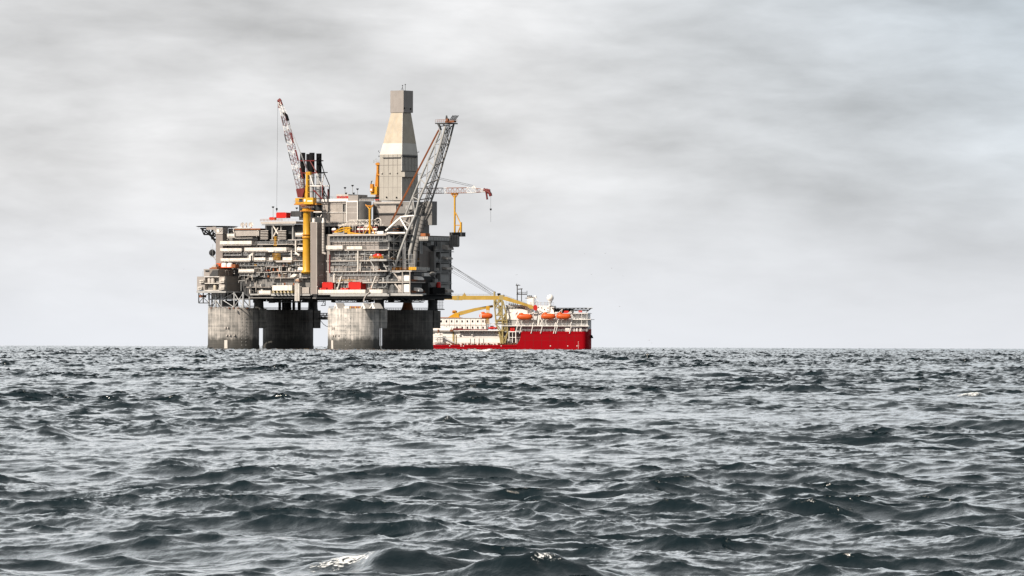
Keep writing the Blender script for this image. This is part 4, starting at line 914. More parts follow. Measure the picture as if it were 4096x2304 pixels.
part('corner_trim', SHIPW, de, lambda b: (b.tube((uc, va, r803[1]), (uc, va, r618[1]), .14, 5), b.tube((r618[0][1][0], r618[0][1][1], r618[1]), (r447[0][1][0], r447[0][1][1], r447[1]), .1, 5)))
part('ledge', DKGREY, de, lambda b: (b.RW(1610, 1671, 622, 629, uc+.5, 1), b.W(1530, 1602, 629, 632, va-.4, .5), b.RW(1620, 1634, 602, 618, uc-.6, 1)))
sb_ = part('side_box', DERR, de, lambda b: b.RW(1619, 1668, 686, 708, uc+2.2, 2.3)); part('side_box_lid', DKGREY, sb_, lambda b: b.RW(1618, 1669, 684, 686, uc+2.4, 2.5))
for px, y in ((1527, 693), (1558, 692), (1588, 691), (1546, 789), (1586, 790)): part('wall_lamp', CREAM if y < 700 else BLACK, lt_, lambda b: b.ell(PF.P(px, y, va-.3), (.45, .4, .45), 8, 6))
for px, y in ((1615, 690), (1617, 433), (1643, 436)): part('wall_lamp', BLACK, de, lambda b: b.ell(PF.Q(px, y, uc+.2 if y > 600 else rt[0][1][0]+.2), (.4, .4, .5), 8, 6))
def aer(b, px, y0, y1): c = PF.P(px, y1, vD+7); b.tube(c, (c[0], c[1], zy(px, y0, vD+7)), .12, 5); b.ell((c[0], c[1], zy(px, y0, vD+7)), (.35, .35, .3), 8, 5)
part('aerial', DKGREY, de, lambda b: aer(b, 1621, 338, 363)); part('aerial', DKGREY, de, lambda b: (aer(b, 1610, 342, 363), b.L([(1604, 361), (1610, 348)], vD+7, .1, 4), b.L([(1614, 361), (1610, 348)], vD+7, .08, 4)))
part('corner_lamp', BLACK, de, lambda b: (b.L([(1519, 611), (1513, 605), (1516, 602)], va, .12, 4), b.L([(1668, 610), (1676, 609), (1675, 604)], vb, .12, 4), b.L([(1516, 628), (1516, 622)], va, .2, 4)))
# ---------------------------------------------------------------- flare boom
fb_ = thing('flare_boom', 'leaning grey lattice flare boom with an orange walkway and a burner platform at its tip', 'flare boom', PF.P(1600, 1080, 10))
Lc = [(1764, 516), (1741, 575), (1712, 643), (1681, 716), (1651, 788), (1622, 862), (1598, 874)]
Mc = [(1783, 503), (1763, 577), (1736, 664), (1703, 738), (1676, 800), (1660, 862), (1631, 924)]
Rc = [(1815, 497), (1795, 575), (1773, 645), (1754, 716), (1730, 790), (1704, 862), (1684, 905)]
vL, vMn, vR = 14.0, 9.0, 15.0
def chord(pts, v, r, m, name='chord'): part(name, m, fb_, lambda b: b.L(pts, v, r, 10))
chord(Lc[:6]+[(1600, 872)], vL, .5, LGREY); chord(Mc[:6]+[(1631, 924, 6.5), (1602, 1000, 4.8), (1574, 1079, 3.2)], vMn, .62, LGREY); chord(Rc, vR, .5, GREY)
chord([(1600, 872, vL), (1542, 925, vL-5)], vL, .6, SHIPW, 'foot_strut'); chord([(1600, 872, vL), (1631, 924, 6.5)], vL, .45, SHIPW, 'foot_strut'); chord([(1602, 868, vL), (1664, 862, vMn)], vL, .4, SHIPW, 'foot_strut')
chord([(1540, 932), (1622, 932)], 5.5, .5, SHIPW, 'foot_beam'); chord([(1604, 876), (1650, 905)], vR, .4, LGREY, 'foot_strut'); chord([(1580, 1052, 4), (1608, 1028, 9)], vMn+2, .35, LGREY, 'foot_strut')
for i in range(1, 6):
    part('cross_tube', LGREY, fb_, lambda b: b.path([PF.P(*Lc[i], vL), PF.P(*Mc[i], vMn)], .3, 6))
    part('cross_tube', GREY, fb_, lambda b: b.path([PF.P(*Rc[i], vR), PF.P(*Mc[i], vMn)], .3, 6))
for i in range(0, 5):
    part('diagonal', LGREY, fb_, lambda b: b.path([PF.P(*Lc[i], vL), PF.P(*Mc[i+1], vMn)], .24, 6))
    part('diagonal', GREY, fb_, lambda b: b.path([PF.P(*Mc[i], vMn), PF.P(*Rc[i+1], vR)], .24, 6))
    part('diagonal', GREY, fb_, lambda b: b.path([PF.P(*Rc[i], vR), PF.P(*Lc[i+1], vL)], .2, 6))
for k, m in ((0, DKGREY), (1, DKGREY), (2, GREY)):
    part('flare_pipe', m, fb_, lambda b: b.L([(1805-k*6, 503), (1776-k*6, 600), (1740-k*6, 716), (1690-k*6, 865)], vR-1.2, .28, 6))
part('flare_pipe', GREY, fb_, lambda b: b.L([(1694, 866), (1662, 1005), (1656, 1075)], vR-2.5, 1.25, 12)); part('flare_pipe', LGREY, fb_, lambda b: b.L([(1678, 868), (1640, 1008), (1640, 1075)], vR-3, 1.0, 12))
part('flare_pipe', SHIPW, fb_, lambda b: b.L([(1616, 960), (1616, 1078)], vMn+1.5, 1.0, 12)); part('pipe_flange', DKGREY, fb_, lambda b: [b.L([(1694-(y-866)*.23, y), (1693.6-(y-866)*.23, y+1.5)], vR-2.5, 1.5, 12) for y in range(880, 1004, 15)])
part('pipe_cage', STEEL, fb_, lambda b: ([b.L([(1612, y), (1658, y)], vMn-.6, .1, 4) for y in (1018, 1038, 1054)], [b.L([(px, 1018), (px, 1080)], vMn-.6, .1, 4) for px in (1613, 1624, 1636, 1647, 1658)]))
def walkway(b):
    a, c = (1757, 522), (1567, 890)
    n = 46
    for off in (0, 1.3):
        b.L([(a[0]-off*4, a[1]-off), (c[0]-off*4, c[1]-off)], vL+.8, .13, 4)
    for i in range(n+1):
        x_, y_ = a[0]+(c[0]-a[0])*i/n, a[1]+(c[1]-a[1])*i/n
        b.L([(x_, y_), (x_-5.2, y_-1.2)], vL+.8, .12, 4); b.L([(x_, y_), (x_-1, y_-9)], vL+.6, .06, 4); 
    b.L([(a[0]-1, a[1]-9), (c[0]-1, c[1]-9)], vL+.6, .08, 4); b.L([(a[0]-1, a[1]-5), (c[0]-1, c[1]-5)], vL+.6, .07, 4)
    q = [PF.P(a[0]-2.5, a[1], vL+.9), PF.P(c[0]-2.5, c[1], vL+.9)]; b.tube(q[0], q[1], .5, 4)
part('walkway', RUSTO, fb_, walkway); part('walkway', AMBER, fb_, lambda b: b.L([(1567, 890), (1560, 905)], vL+.8, .4, 4))
bpl_ = part('burner_platform', DKGREY, fb_, lambda b: b.LR(1740, 1790, 1831, 490, 494.5, 7)); part('platform_railing', RUSTO, bpl_, lambda b: (rail(b, 1741, 1790, 490, 7, 1.5), rail(b, 1750, 1828, 490, 14.5, 1.5)))
part('head_strut', DKGREY, fb_, lambda b: (b.L([(1750, 494), (1763, 520)], vL-3, .35), b.L([(1756, 494), (1766, 520)], vL-3, .3), b.L([(1772, 494), (1783, 512)], vL-3, .3), b.L([(1762, 505), (1800, 500)], vL-3, .25)))
part('burner_skid', RUST, bpl_, lambda b: (b.W(1780, 1816, 482, 490, 11, 2), b.W(1784, 1792, 474, 484, 10.5, 1.2)))
for i in range(5): part('burner_pipe', BLACK, bpl_, lambda b: b.L([(1800+i*5, 481), (1806+i*5.5, 470), (1812+i*5.5, 462)], 11+i*.4, .22, 5))
part('burner_pipe', DKGREY, bpl_, lambda b: b.L([(1784, 478), (1786, 462), (1790, 478)], 11, .35, 5))
# ---------------------------------------------------------------- pedestal cranes
def truss(b, p, q, w0, h0, w1, h1, n, r, side, up, mats=None):
    p, q, side, up = Vector(p), Vector(q), Vector(side), Vector(up); S = []
    for i in range(n+1):
        t = i/n; c = p.lerp(q, t); w_, h_ = w0+(w1-w0)*t, h0+(h1-h0)*t
        S.append([c+side*(sx*w_/2)+up*(sz*h_/2) for sx, sz in ((-1, -1), (1, -1), (1, 1), (-1, 1))])
    for i in range(n):
        b.cur = mats[i] if mats else 0
        for k in range(4):
            b.tube(S[i][k], S[i+1][k], r, 4); b.tube(S[i][k], S[i+1][(k+1) % 4], r*.6, 4, cap=False)
            b.tube(S[i][k], S[i][(k+1) % 4], r*.55, 4, cap=False)
    b.cur = 0
cr = thing('pedestal_crane', 'tall yellow pedestal crane, its red and white lattice boom raised beside the black stacks', 'crane', PF.P(1226, 1088, -5))
vC = -3.2
c0 = PF.P(1226.5, 1088, vC); zc = lambda y: zy(1226, y, vC)
part('pedestal', YELLOW, cr, lambda b: b.lathe(c0[:2], [(2.6, zc(1092)), (2.6, zc(1086)), (2.05, zc(1080)), (2.05, zc(954)), (2.35, zc(950)), (2.35, zc(947)), (1.9, zc(943)), (1.9, zc(846)), (2.4, zc(842)), (2.4, zc(835))], 32))
part('pedestal_flange', AMBER, cr, lambda b: [b.lathe(c0[:2], [(r_, zc(y)), (r_, zc(y-2.5))], 32) for r_, y in ((2.45, 953), (2.5, 940), (2.2, 946))])
part('foot_plate', YELLOW, cr, lambda b: b.lathe(c0[:2], [(1.4, zc(1096)), (3.1, zc(1089)), (3.1, zc(1087))], 32)); part('support_gallery', SHIPW, cr, lambda b: b.W(1192, 1243, 1070, 1081, vC+2.2, 3))
part('slewing_ring', RUST, cr, lambda b: b.lathe(c0[:2], [(2.3, zc(835)), (3.4, zc(826)), (3.4, zc(818)), (2.9, zc(816))], 24))
mh_ = part('machinery_house', YELLOW, cr, lambda b: (b.LR(1214, 1252, 1266, 790, 816.5, vC-3.5))); cab_ = part('driver_cab', YELLOW, cr, lambda b: b.LR(1181, 1212, 1217, 792, 814, vC-1.5))
part('cab_window', GLASS, cab_, lambda b: (b.W(1196, 1210, 795, 808, vC-1.6, .2))); part('name_strip', SHIPW, mh_, lambda b: b.W(1229, 1249, 802, 806, vC-3.6, .15)); part('name_strip', SHIPW, mh_, lambda b: b.W(1215, 1222, 797, 806, vC-3.6, .15))
part('house_railing', STEEL, cr, lambda b: (rail(b, 1176, 1212, 811, vC-2.5, 1.2), rail(b, 1203, 1256, 834, vC-3, 1.0)))
part('house_platform', AMBER, cr, lambda b: (b.W(1176, 1266, 814, 819, vC-2.2, 5), b.W(1200, 1256, 842, 845, vC-3, 6)))
part('gantry_mast', YELLOW, cr, lambda b: (b.L([(1229, 790), (1229, 692)], vC, .75, 4), b.L([(1236, 790), (1234, 700)], vC+1.5, .55, 4), b.L([(1222, 788), (1228, 715)], vC, .45, 4), b.W(1223, 1240, 687, 700, vC-.5, 1.5), [b.L([(1223, y), (1237, y)], vC, .25, 4) for y in (720, 745, 770)]))
part('gantry_railing', AMBER, cr, lambda b: rail(b, 1220, 1242, 700, vC-.8, 1.2))
part('boom_foot', MAROON, cr, lambda b: (b.prism_v([(PF.P(p, y, vC)[0], PF.P(p, y, vC)[2]) for p, y in ((1196, 790), (1214, 790), (1222, 762), (1218, 752), (1189, 757))], vC-1.2, vC-.7), b.prism_v([(PF.P(p, y, vC)[0], PF.P(p, y, vC)[2]) for p, y in ((1196, 790), (1214, 790), (1222, 762), (1218, 752), (1189, 757))], vC+.9, vC+1.4)))
pf, pt_ = PF.P(1204, 752, vC), PF.P(1137, 462, vC)
d = (Vector(pt_)-Vector(pf)).normalized(); upv = Vector((0, 1, 0)).cross(d).normalized()
pat = [0, 1, 1, 0, 0, 1, 0, 0, 1, 1, 0, 0, 1, 0, 0, 1]
b_ = MB(); truss(b_, pf, pt_, 2.6, 3.5, 2.2, 2.6, 15, .15, (0, 1, 0), upv, [1, 1, 0, 1, 0, 1, 1, 0, 1, 0, 1, 1, 0, 1, 1]); o = b_.build('boom', [SHIPW, MAROON], cr)
b_ = MB(); tip = PF.P(1119, 408, vC); truss(b_, pt_, tip, 2.2, 2.5, 1.2, 1.2, 4, .14, (0, 1, 0), upv, [0, 0, 0, 0]); b_.build('boom', [SHIPW, MAROON], cr)
for x0, y0 in ((1127, 466), (1137, 536), (1154, 608), (1171, 682)): part('boom_walkway', DKGREY, cr, lambda b: b.L([(x0, y0), (x0+8, y0+34)], vC-1.6, .22, 4))
for x0, y0 in ((1162, 530), (1182, 600), (1200, 672)): part('boom_walkway', MAROON, cr, lambda b: b.L([(x0, y0), (x0+11, y0+42)], vC-1, .5, 4))
part('sheave_block', BLACK, cr, lambda b: b.L([(1135, 452), (1146, 462), (1152, 482)], vC-.5, .75, 8)); part('boom_tip', MAROON, cr, lambda b: (b.L([(1112, 402), (1122, 407), (1127, 420)], vC, .75, 6), b.L([(1117, 412), (1116, 432)], vC, .5, 6), b.L([(1117, 396), (1124, 404)], vC, .6, 6)))
part('hoist_rope', DKGREY, cr, lambda b: b.L([(1111, 408), (1107, 832)], vC, .06, 4)); part('hook_block', BLACK, cr, lambda b: (b.L([(1107, 832), (1107, 840)], vC, .5, 8), b.L([(1107, 840), (1107, 846)], vC, .2, 6)))
part('pendant_rope', STEEL, cr, lambda b: [b.L([(1150+k*2, 478+k*6), (1230+k*2, 690)], vC+k*.6-.6, .08, 4) for k in range(4)])
# second crane behind the derrick, boom laid down on its rest
c2 = thing('pedestal_crane', 'yellow crane half hidden behind the derrick, its lattice boom laid level to the right', 'crane', PF.P(1512, 800, 46))
def wp(px, y, t=None):   # the boom line in plan
    v = 46+(px-1512)/454*16
    return (px, y, v)
part('slewing_house', YELLOW, c2, lambda b: b.LR(1483, 1508, 1522, 746, 778, 44)); part('driver_cab', AMBER, c2, lambda b: b.LR(1480, 1492, 1497, 736, 768, 43)); part('cab_light', SHIPW, c2, lambda b: b.W(1481, 1488, 755, 763, 42.9, .2))
part('gantry_mast', AMBER, c2, lambda b: (b.L([(1511, 780), (1512, 650)], 46, .8, 4), b.L([(1503, 745), (1509, 690)], 46, .5, 4), b.W(1502, 1518, 652, 660, 45, 2), b.W(1504, 1518, 696, 702, 45, 1.5))); part('gantry_railing', STEEL, c2, lambda b: (rail(b, 1498, 1516, 652, 44.8, 1.6), b.L([(1494, 652), (1494, 640)], 45, .1, 4), b.L([(1504, 640), (1504, 632)], 45, .1, 4)))
part('cab_lamp', BLACK, c2, lambda b: b.L([(1484, 738), (1486, 726), (1489, 724)], 44, .25, 5)); part('pedestal', RUST, c2, lambda b: b.L([(1514, 780), (1514, 806)], 46, 1.6, 14)); part('base_fitting', RED, c2, lambda b: b.W(1500, 1520, 788, 800, 42, 2))
b_ = MB(); p0, p1 = PF.P(*wp(1530, 766)), PF.P(*wp(1890, 761)); sd_ = Vector((p1[0]-p0[0], p1[1]-p0[1], 0)).normalized(); sd_ = (-sd_.y, sd_.x, 0)
truss(b_, p0, p1, 2.2, 2.9, 2.2, 2.7, 18, .15, sd_, (0, 0, 1), [1, 1, 0, 1, 1]*4); p2_ = PF.P(*wp(1942, 763)); truss(b_, p1, p2_, 2.2, 2.6, 1.2, 1.1, 3, .15, sd_, (0, 0, 1), [0, 1, 0]); b_.build('boom', [SHIPW, RUSTO], c2)
part('boom_tip', MAROON, c2, lambda b: (b.L([wp(1934, 758), wp(1960, 772), wp(1963, 784)], 0, .9, 6), b.L([wp(1945, 770), wp(1948, 790), wp(1949, 798)], 0, .5, 6), b.L([wp(1945, 758), wp(1960, 762)], 0, .6, 6))); part('rope_drum', SHIPW, c2, lambda b: b.L([wp(1888, 752), wp(1896, 744), wp(1904, 756)], 0, .35, 5))
part('hoist_rope', DKGREY, c2, lambda b: b.L([wp(1963, 784), wp(1963, 888)], 0, .06, 4)); part('hook_block', BLACK, c2, lambda b: b.L([wp(1963, 834), wp(1963, 841)], 0, .5, 8))
part('pendant_rope', DKGREY, c2, lambda b: (b.L([wp(1514, 655), wp(1893, 742)], 0, .09, 4), b.L([wp(1514, 662), wp(1886, 746)], 0, .09, 4)))
# boom rests
r1_ = thing('boom_rest', 'yellow boom rest with a forked head standing on the pipe deck', 'boom rest', PF.P(1479, 937, 1.5))
part('post', YELLOW, r1_, lambda b: b.L([(1479, 936), (1479, 832)], 1.5, .55, 12)); part('fork', AMBER, r1_, lambda b: b.L([(1463, 818), (1466, 824), (1490, 825), (1492, 819)], 1.5, .4, 5)); part('fork_brace', YELLOW, r1_, lambda b: (b.L([(1470, 826), (1478, 838)], 1.5, .3, 5), b.L([(1488, 826), (1480, 838)], 1.5, .3, 5)))
for x0 in (1457, 1500): part('stay', YELLOW, r1_, lambda b: b.L([(1479, 898), (x0, 936)], 1.5, .25, 5))
r2_ = thing('boom_rest', 'amber boom rest with a slanted brace, at the far right corner under the level boom', 'boom rest', PF.P(1819, 929, 57))
vr = 46+(1819-1512)/454*16
part('post', YELLOW, r2_, lambda b: b.L([(1819, 930), (1819, 779)], vr, .5, 12)); part('rest_head', AMBER, r2_, lambda b: (b.L([(1805, 776), (1832, 776)], vr, .45, 5), b.L([(1808, 778), (1817, 790)], vr, .3, 5), b.L([(1830, 778), (1821, 790)], vr, .3, 5)))
part('brace', YELLOW, r2_, lambda b: (b.L([(1822, 850), (1842, 894)], vr, .35, 5), b.L([(1844, 889), (1844, 932)], vr, .55, 4), b.L([(1822, 901), (1842, 901)], vr, .25, 5), b.L([(1842, 903), (1832, 930)], vr, .35, 5)))
# ---------------------------------------------------------------- exhaust stacks and their frame
sf_ = thing('stack_frame', 'dark red and white lattice frame bracing the black exhaust stacks', 'frame', PF.P(1260, 880, 20))
vS = 20.0
for lab, px, w_, y0, yb, y1, dv in (('leftmost black exhaust stack, with the raised crane boom in front of it', 1210, 1.35, 611, 715, 880, 0), ('slim black exhaust stack glimpsed between two wider ones', 1232, 1.0, 616, 700, 880, 8),
                        ('black exhaust stack on a pale steel trunk, directly behind the crane gantry mast', 1247, 1.35, 611, 690, 880, -1), ('rightmost black exhaust stack, nearest the process building', 1275, 1.35, 614, 690, 885, 1)):
    t = thing('exhaust_stack', lab, 'exhaust stack', PF.P(px, y1, vS+dv), group='black exhaust stacks'); c = PF.P(px, y1, vS+dv); zz = lambda y: zy(px, y, vS+dv)
    part('black_pipe', BLACK, t, lambda b: b.lathe(c[:2], [(w_*1.03, zz(yb)), (w_*1.03, zz(y0)), (w_*.85, zz(y0)), (w_*.85, zz(y0)-2)], 20)); part('lower_trunk', STEEL, t, lambda b: b.lathe(c[:2], [(w_, zz(815)), (w_, zz(yb)-.05)], 20))
    part('silencer', DARK, t, lambda b: b.lathe(c[:2], [(w_*1.35, zz(y1)), (w_*1.35, zz(820)), (w_, zz(812))], 20)); part('band', DKGREY, t, lambda b: [b.lathe(c[:2], [(w_*1.07, zz(y)), (w_*1.07, zz(y-2))], 20) for y in (712, 740, 768, 795)])
Fp = lambda m, pts, r=.3, v=vS-2.5: part('frame_member', m, sf_, lambda b: b.L(pts, v, r, 5))
Fp(MAROON, [(1199, 643), (1262, 643)]); Fp(MAROON, [(1255, 643, vS+3), (1293, 643, vS+3)], .3); Fp(MAROON, [(1205, 692), (1272, 692)]); Fp(BLACK, [(1272, 692), (1298, 692)]); Fp(SHIPW, [(1232, 744), (1318, 744)]); Fp(MAROON, [(1216, 643), (1232, 690), (1232, 744)], .35); Fp(MAROON, [(1240, 643), (1267, 692)], .3)
Fp(SHIPW, [(1238, 692), (1254, 744)]); Fp(SHIPW, [(1267, 692), (1285, 744)]); Fp(BLACK, [(1284, 650), (1297, 692)], .25); Fp(SHIPW, [(1297, 692), (1287, 738)]); Fp(BLACK, [(1297, 692), (1317, 740)], .25); Fp(MAROON, [(1290, 740), (1290, 796)], .5); Fp(BLACK, [(1317, 740), (1317, 796)], .3); Fp(BLACK, [(1290, 748), (1312, 796)], .25); Fp(MAROON, [(1254, 760), (1288, 796)], .35); Fp(BLACK, [(1290, 772), (1312, 796)], .25); Fp(MAROON, [(1312, 756), (1312, 796)], .4); Fp(SHIPW, [(1255, 848), (1290, 848)], .3); Fp(SHIPW, [(1272, 888), (1288, 858)], .3); Fp(SHIPW, [(1271, 866), (1278, 876)], .25)
for y in (690, 744, 796, 845): Fp(DKGREY, [(1205, y, vS+6), (1310, y, vS+6)], .25)
for px in (1222, 1262, 1296): Fp(DKGREY, [(px, 744), (px, 890)], .3, vS+4)
part('catwalk', DKGREY, sf_, lambda b: b.W(1256, 1288, 806, 812, vS-3, 3)); part('base_house', DKGREY, sf_, lambda b: b.LR(1215, 1287, 1300, 868, 900, vS-6))
# ---------------------------------------------------------------- containers and loose equipment
def container(a, c, e, y0, y1, v, m, lab, cat='container', group=None, my=None):
    t = thing('shipping_container', lab, cat, PF.P((a+c)/2, y1, v), group=group)
    part('body', m, t, lambda b: b.LR(a, c, e, y0, y1, v)); u0, u1 = ux(a, y0, v), ux(c, y0, v); z0, z1 = zy(a, y1, v), zy(a, y0, v)
    def ribs_(b):
        n = max(3, int((u1-u0)/.6))
        for i in range(n+1): b.box(u0+(u1-u0)*i/n-.06, u0+(u1-u0)*i/n+.06, v-.06, v+.02, z0+.1, z1-.1)
        b.box(u0-.03, u1+.03, v-.09, v+.03, z1-.18, z1+.04); b.box(u0-.03, u1+.03, v-.09, v+.03, z0-.02, z0+.15)
    part('side_ribs', m, t, ribs_); part('corner_casting', CREAM, t, lambda b: [b.box(u-.16, u+.16, v-.14, v+.1, z-.16, z+.16) for u in (u0+.2, u1-.2) for z in (z0+.2, z1-.2)])
    return t
container(1105, 1145, 1162, 850, 872, 5, RED, 'bright red container on the upper deck, beside the dark grey container', group='red containers on the platform')
container(1077, 1098, 1106, 869, 880, 3, RED, 'small low red container on the upper deck, under the lamp mast', group='red containers on the platform')
container(1163, 1205, 1220, 845, 866, 9, DKGREY, 'dark grey container on the upper deck, beside the yellow pedestal')
container(1289, 1331, 1342, 1129, 1158, -1.5, RED, 'red container on the lower deck, beside the foot of the tall grey tower', group='red containers on the platform')
container(1394, 1443, 1472, 1128, 1158, -1.5, RED, 'largest red container on the lower deck, between two white slanted braces', group='red containers on the platform')
for a, c, lab in ((1361, 1376, 'low red chest on the lower deck, nearest the white slanted brace'), (1377, 1393, 'low red chest on the lower deck, touching the largest red container'), (1278, 1305, 'low red chest in front of the red container at the tall grey tower')):
    t = thing('red_chest', lab, 'chest', PF.P((a+c)/2, 1158, -2.2), group='low red chests on the lower deck'); part('body', RED, t, lambda b: b.W(a, c, 1152, 1159, -2.3, 1.6)); part('lid', MAROON, t, lambda b: b.W(a-.4, c+.4, 1150.6, 1152, -2.4, 1.8)); part('label_plate', CREAM, t, lambda b: b.W(a+2, a+5, 1153, 1156, -2.36, .1))
lb = thing('rescue_boat', 'small red rescue boat on a yellow-railed bracket platform, middle of the sunlit long side', 'boat', PF.P(1512, 1036, -2.5)); 
part('hull', RED, lb, lambda b: b.ell(PF.P(1510, 1024.5, -3), (3.0, 1.2, 1.25), 18, 10)); part('canopy', RED, lb, lambda b: b.W(1501, 1520, 1015, 1021, -3.6, 1.4)); part('fittings', SHIPW, lb, lambda b: (b.ell(PF.P(1512, 1020, -4.1), (.4, .2, .4), 8, 6), b.ell(PF.P(1486, 1020, -3), (.6, .6, .5), 8, 6)))
bp = thing('boat_platform', 'bracketed platform with yellow railings carrying the small red rescue boat', 'platform', PF.P(1512, 1045, 0))
part('deck', LGREY, bp, lambda b: b.W(1480, 1546, 1036.5, 1044, -4.6, 4.6)); part('railing', YELLOW, bp, lambda b: (rail(b, 1479, 1532, 1036, -4.7, 1.35, r=.09), rail(b, 1479, 1532, 1037, -2, 1.35))); part('brace', LGREY, bp, lambda b: (b.L([(1482, 1044), (1506, 1084)], -2.2, .3, 6), b.L([(1528, 1044), (1547, 1078)], -2.2, .35, 6))); part('lower_walkway', CREAM, bp, lambda b: b.W(1505, 1548, 1081, 1086, -2.6, 2.4))
pr = thing('pipe_rack_truss', 'white lattice catwalk truss spanning the pipe deck in front of the process building', 'truss', PF.P(1450, 935, 4))
def prt(b):
    T, B_ = [(1385, 893), (1398, 881), (1500, 880), (1508, 873), (1518, 873), (1524, 882), (1524, 905)], [(1358, 908), (1385, 893)]
    b.L(T, 4, .22, 5); b.L(B_, 4, .2, 5); b.L([(1370, 896.5), (1516, 896.5)], 4, .2, 5)
    xs = list(range(1400, 1512, 13))
    for i, x_ in enumerate(xs): b.L([(x_, 881), (x_, 896)], 4, .13, 4); b.L([(x_, 881 if i % 2 else 896), (x_+13, 896 if i % 2 else 881)], 4, .13, 4)
    for x_ in (1376, 1398, 1412, 1440, 1498, 1514, 1532): b.L([(x_, 896), (x_, 932)], 4, .16, 4)
part('lattice', WHITE, pr, prt)
ps = thing('pipe_stack', 'stack of long white and dark pipes lying on the pipe deck', 'pipes', PF.P(1480, 936, 2))
for y, m, a, c in ((917, SHIPW, 1430, 1510), (910, MAROON, 1432, 1512), (924, MAROON, 1430, 1505), (930, SHIPW, 1485, 1532), (906, CREAM, 1460, 1490)): part('drill_pipe', m, ps, lambda b: b.L([(a, y), (c, y)], 3, .5 if y != 906 else .9, 8))
part('pipe_post', CREAM, ps, lambda b: [b.L([(px, 905), (px, 937)], 1.6, .2, 5) for px in (1421, 1437, 1454, 1505)]); part('pipe_ends', BLACK, ps, lambda b: [b.L([(1512+i*4, 907+j*6), (1515+i*4, 907+j*6)], 3.5, .45, 8) for i in range(7) for j in range(3)]); part('side_panel', SHIPW, ps, lambda b: b.W(1510, 1533, 925, 935, 1.2, .3))
yc = thing('yellow_gantry', 'low yellow lattice gantry and chute lying on the pipe deck', 'gantry', PF.P(1370, 937, 1))
def ycf(b):
    b.L([(1337, 929), (1365, 914), (1385, 911), (1402, 910)], 1, .35, 5); b.L([(1340, 931), (1370, 923), (1400, 920)], 1, .3, 5)
    for x_ in range(1345, 1402, 8): b.L([(x_, 926-(x_-1345)*.2), (x_+6, 914)], 1, .15, 4)
    b.W(1378, 1388, 910, 930, 1, 2); b.W(1393, 1399, 915, 935, .8, 1); b.L([(1398, 930), (1450, 938)], .5, .3, 5); b.L([(1395, 936), (1440, 936)], .3, .2, 5)
    for x_ in range(1400, 1450, 7): b.L([(x_, 932), (x_+5, 938)], .4, .12, 4)
part('lattice', YELLOW, yc, ycf); part('pedestal', YELLOW, yc, lambda b: b.W(1390, 1394, 918, 938, .6, 1)); part('chute', CREAM, yc, lambda b: b.W(1330, 1376, 931, 935, -.2, 1)); part('winch', MAROON, yc, lambda b: (b.W(1326, 1345, 921, 928, 2.5, 2), b.W(1404, 1430, 922, 930, 2.5, 2))); part('winch_hood', SHIPW, yc, lambda b: b.ell(PF.P(1336, 918, 3), (1.6, 1, .8), 10, 6))
# white pointed shelters on the pale column
cC, ztC, kC = COLS[1]
def shelter(px0, px1, lab, n):
    t = thing('pointed_shelter', lab, 'shelter', PF.P((px0+px1)/2, 1233, 2), group='white pointed shelters on the column top')
    y0 = 1212; v = -5.0; u0, u1 = ux(px0, 1230, v), ux(px1, 1230, v); z0, z1 = ztC-.1, zy(px0, y0, v); d = 7.0
    um_ = (u0+u1)/2
    def fn(b):
        th = .3
        b.add([(u0, v, z0), (um_, v, z1), (um_, v+d, z1), (u0, v+d, z0), (u0+th, v, z0), (um_, v, z1-th*2), (um_, v+d, z1-th*2), (u0+th, v+d, z0)], [(0, 1, 2, 3), (4, 7, 6, 5), (0, 4, 5, 1), (3, 2, 6, 7)])
        b.add([(u1, v, z0), (um_, v, z1), (um_, v+d, z1), (u1, v+d, z0), (u1-th, v, z0), (um_, v, z1-th*2), (um_, v+d, z1-th*2), (u1-th, v+d, z0)], [(3, 2, 1, 0), (5, 6, 7, 4), (1, 5, 4, 0), (7, 6, 2, 3)])
    part('roof_sheets', SHIPW, t, fn)
    gz = lambda k: z0+(z1-z0)*k
    part('gable_front', SHIPW, t, lambda b: b.add([(u0+.2, v+.12, z0), (u1-.2, v+.12, z0), (um_, v+.12, z1-.3), (u0+.2, v+.3, z0), (u1-.2, v+.3, z0), (um_, v+.3, z1-.3)], [(0, 1, 2), (5, 4, 3)]))
    part('dark_opening', DARK, t, lambda b: b.add([(u0+.5, v+.06, gz(.03)), (um_-.2, v+.06, gz(.03)), (um_-.05, v+.06, gz(.5)), (u0+.5, v+.09, gz(.03)), (um_-.2, v+.09, gz(.03)), (um_-.05, v+.09, gz(.5))], [(0, 1, 2), (5, 4, 3), (0, 2, 5, 3), (2, 1, 4, 5)]))
shelter(1334, 1352, 'white pointed shelter on the pale column top, standing alone', 0); shelter(1442, 1462, 'white pointed shelter on the pale column top, second from the bearing leg', 1); shelter(1476, 1501, 'white pointed shelter on the pale column top, touching the bearing leg', 2)
hr = thing('hose_reel', 'low rusty yellow hose reel between the white shelters on the pale column', 'reel', PF.P(1420, 1233, 3)); part('drum', RUSTO, hr, lambda b: b.L([(1402, 1229), (1440, 1229)], 0, .6, 10)); part('frame', YELLOW, hr, lambda b: [b.W(px, px+3, 1226, 1234, -1, 1.8) for px in (1400, 1420, 1438)]); part('white_cabinet', SHIPW, hr, lambda b: b.W(1376, 1396, 1226, 1234, 1, 2))
rc = thing('red_canister', 'red upright canister standing above the black tub, on the shaded short side', 'canister', PF.Q(1754, 1150, UR+8.5)); cc_ = PF.Q(1754, 1150, UR+6.5)
part('shell', RED, rc, lambda b: b.lathe(cc_[:2], [(1.15, cc_[2]-.2), (1.15, cc_[2]+2.3), (.8, cc_[2]+2.8)], 18)); part('rim', MAROON, rc, lambda b: b.lathe(cc_[:2], [(1.2, cc_[2]+2.0), (1.2, cc_[2]+2.2)], 18))
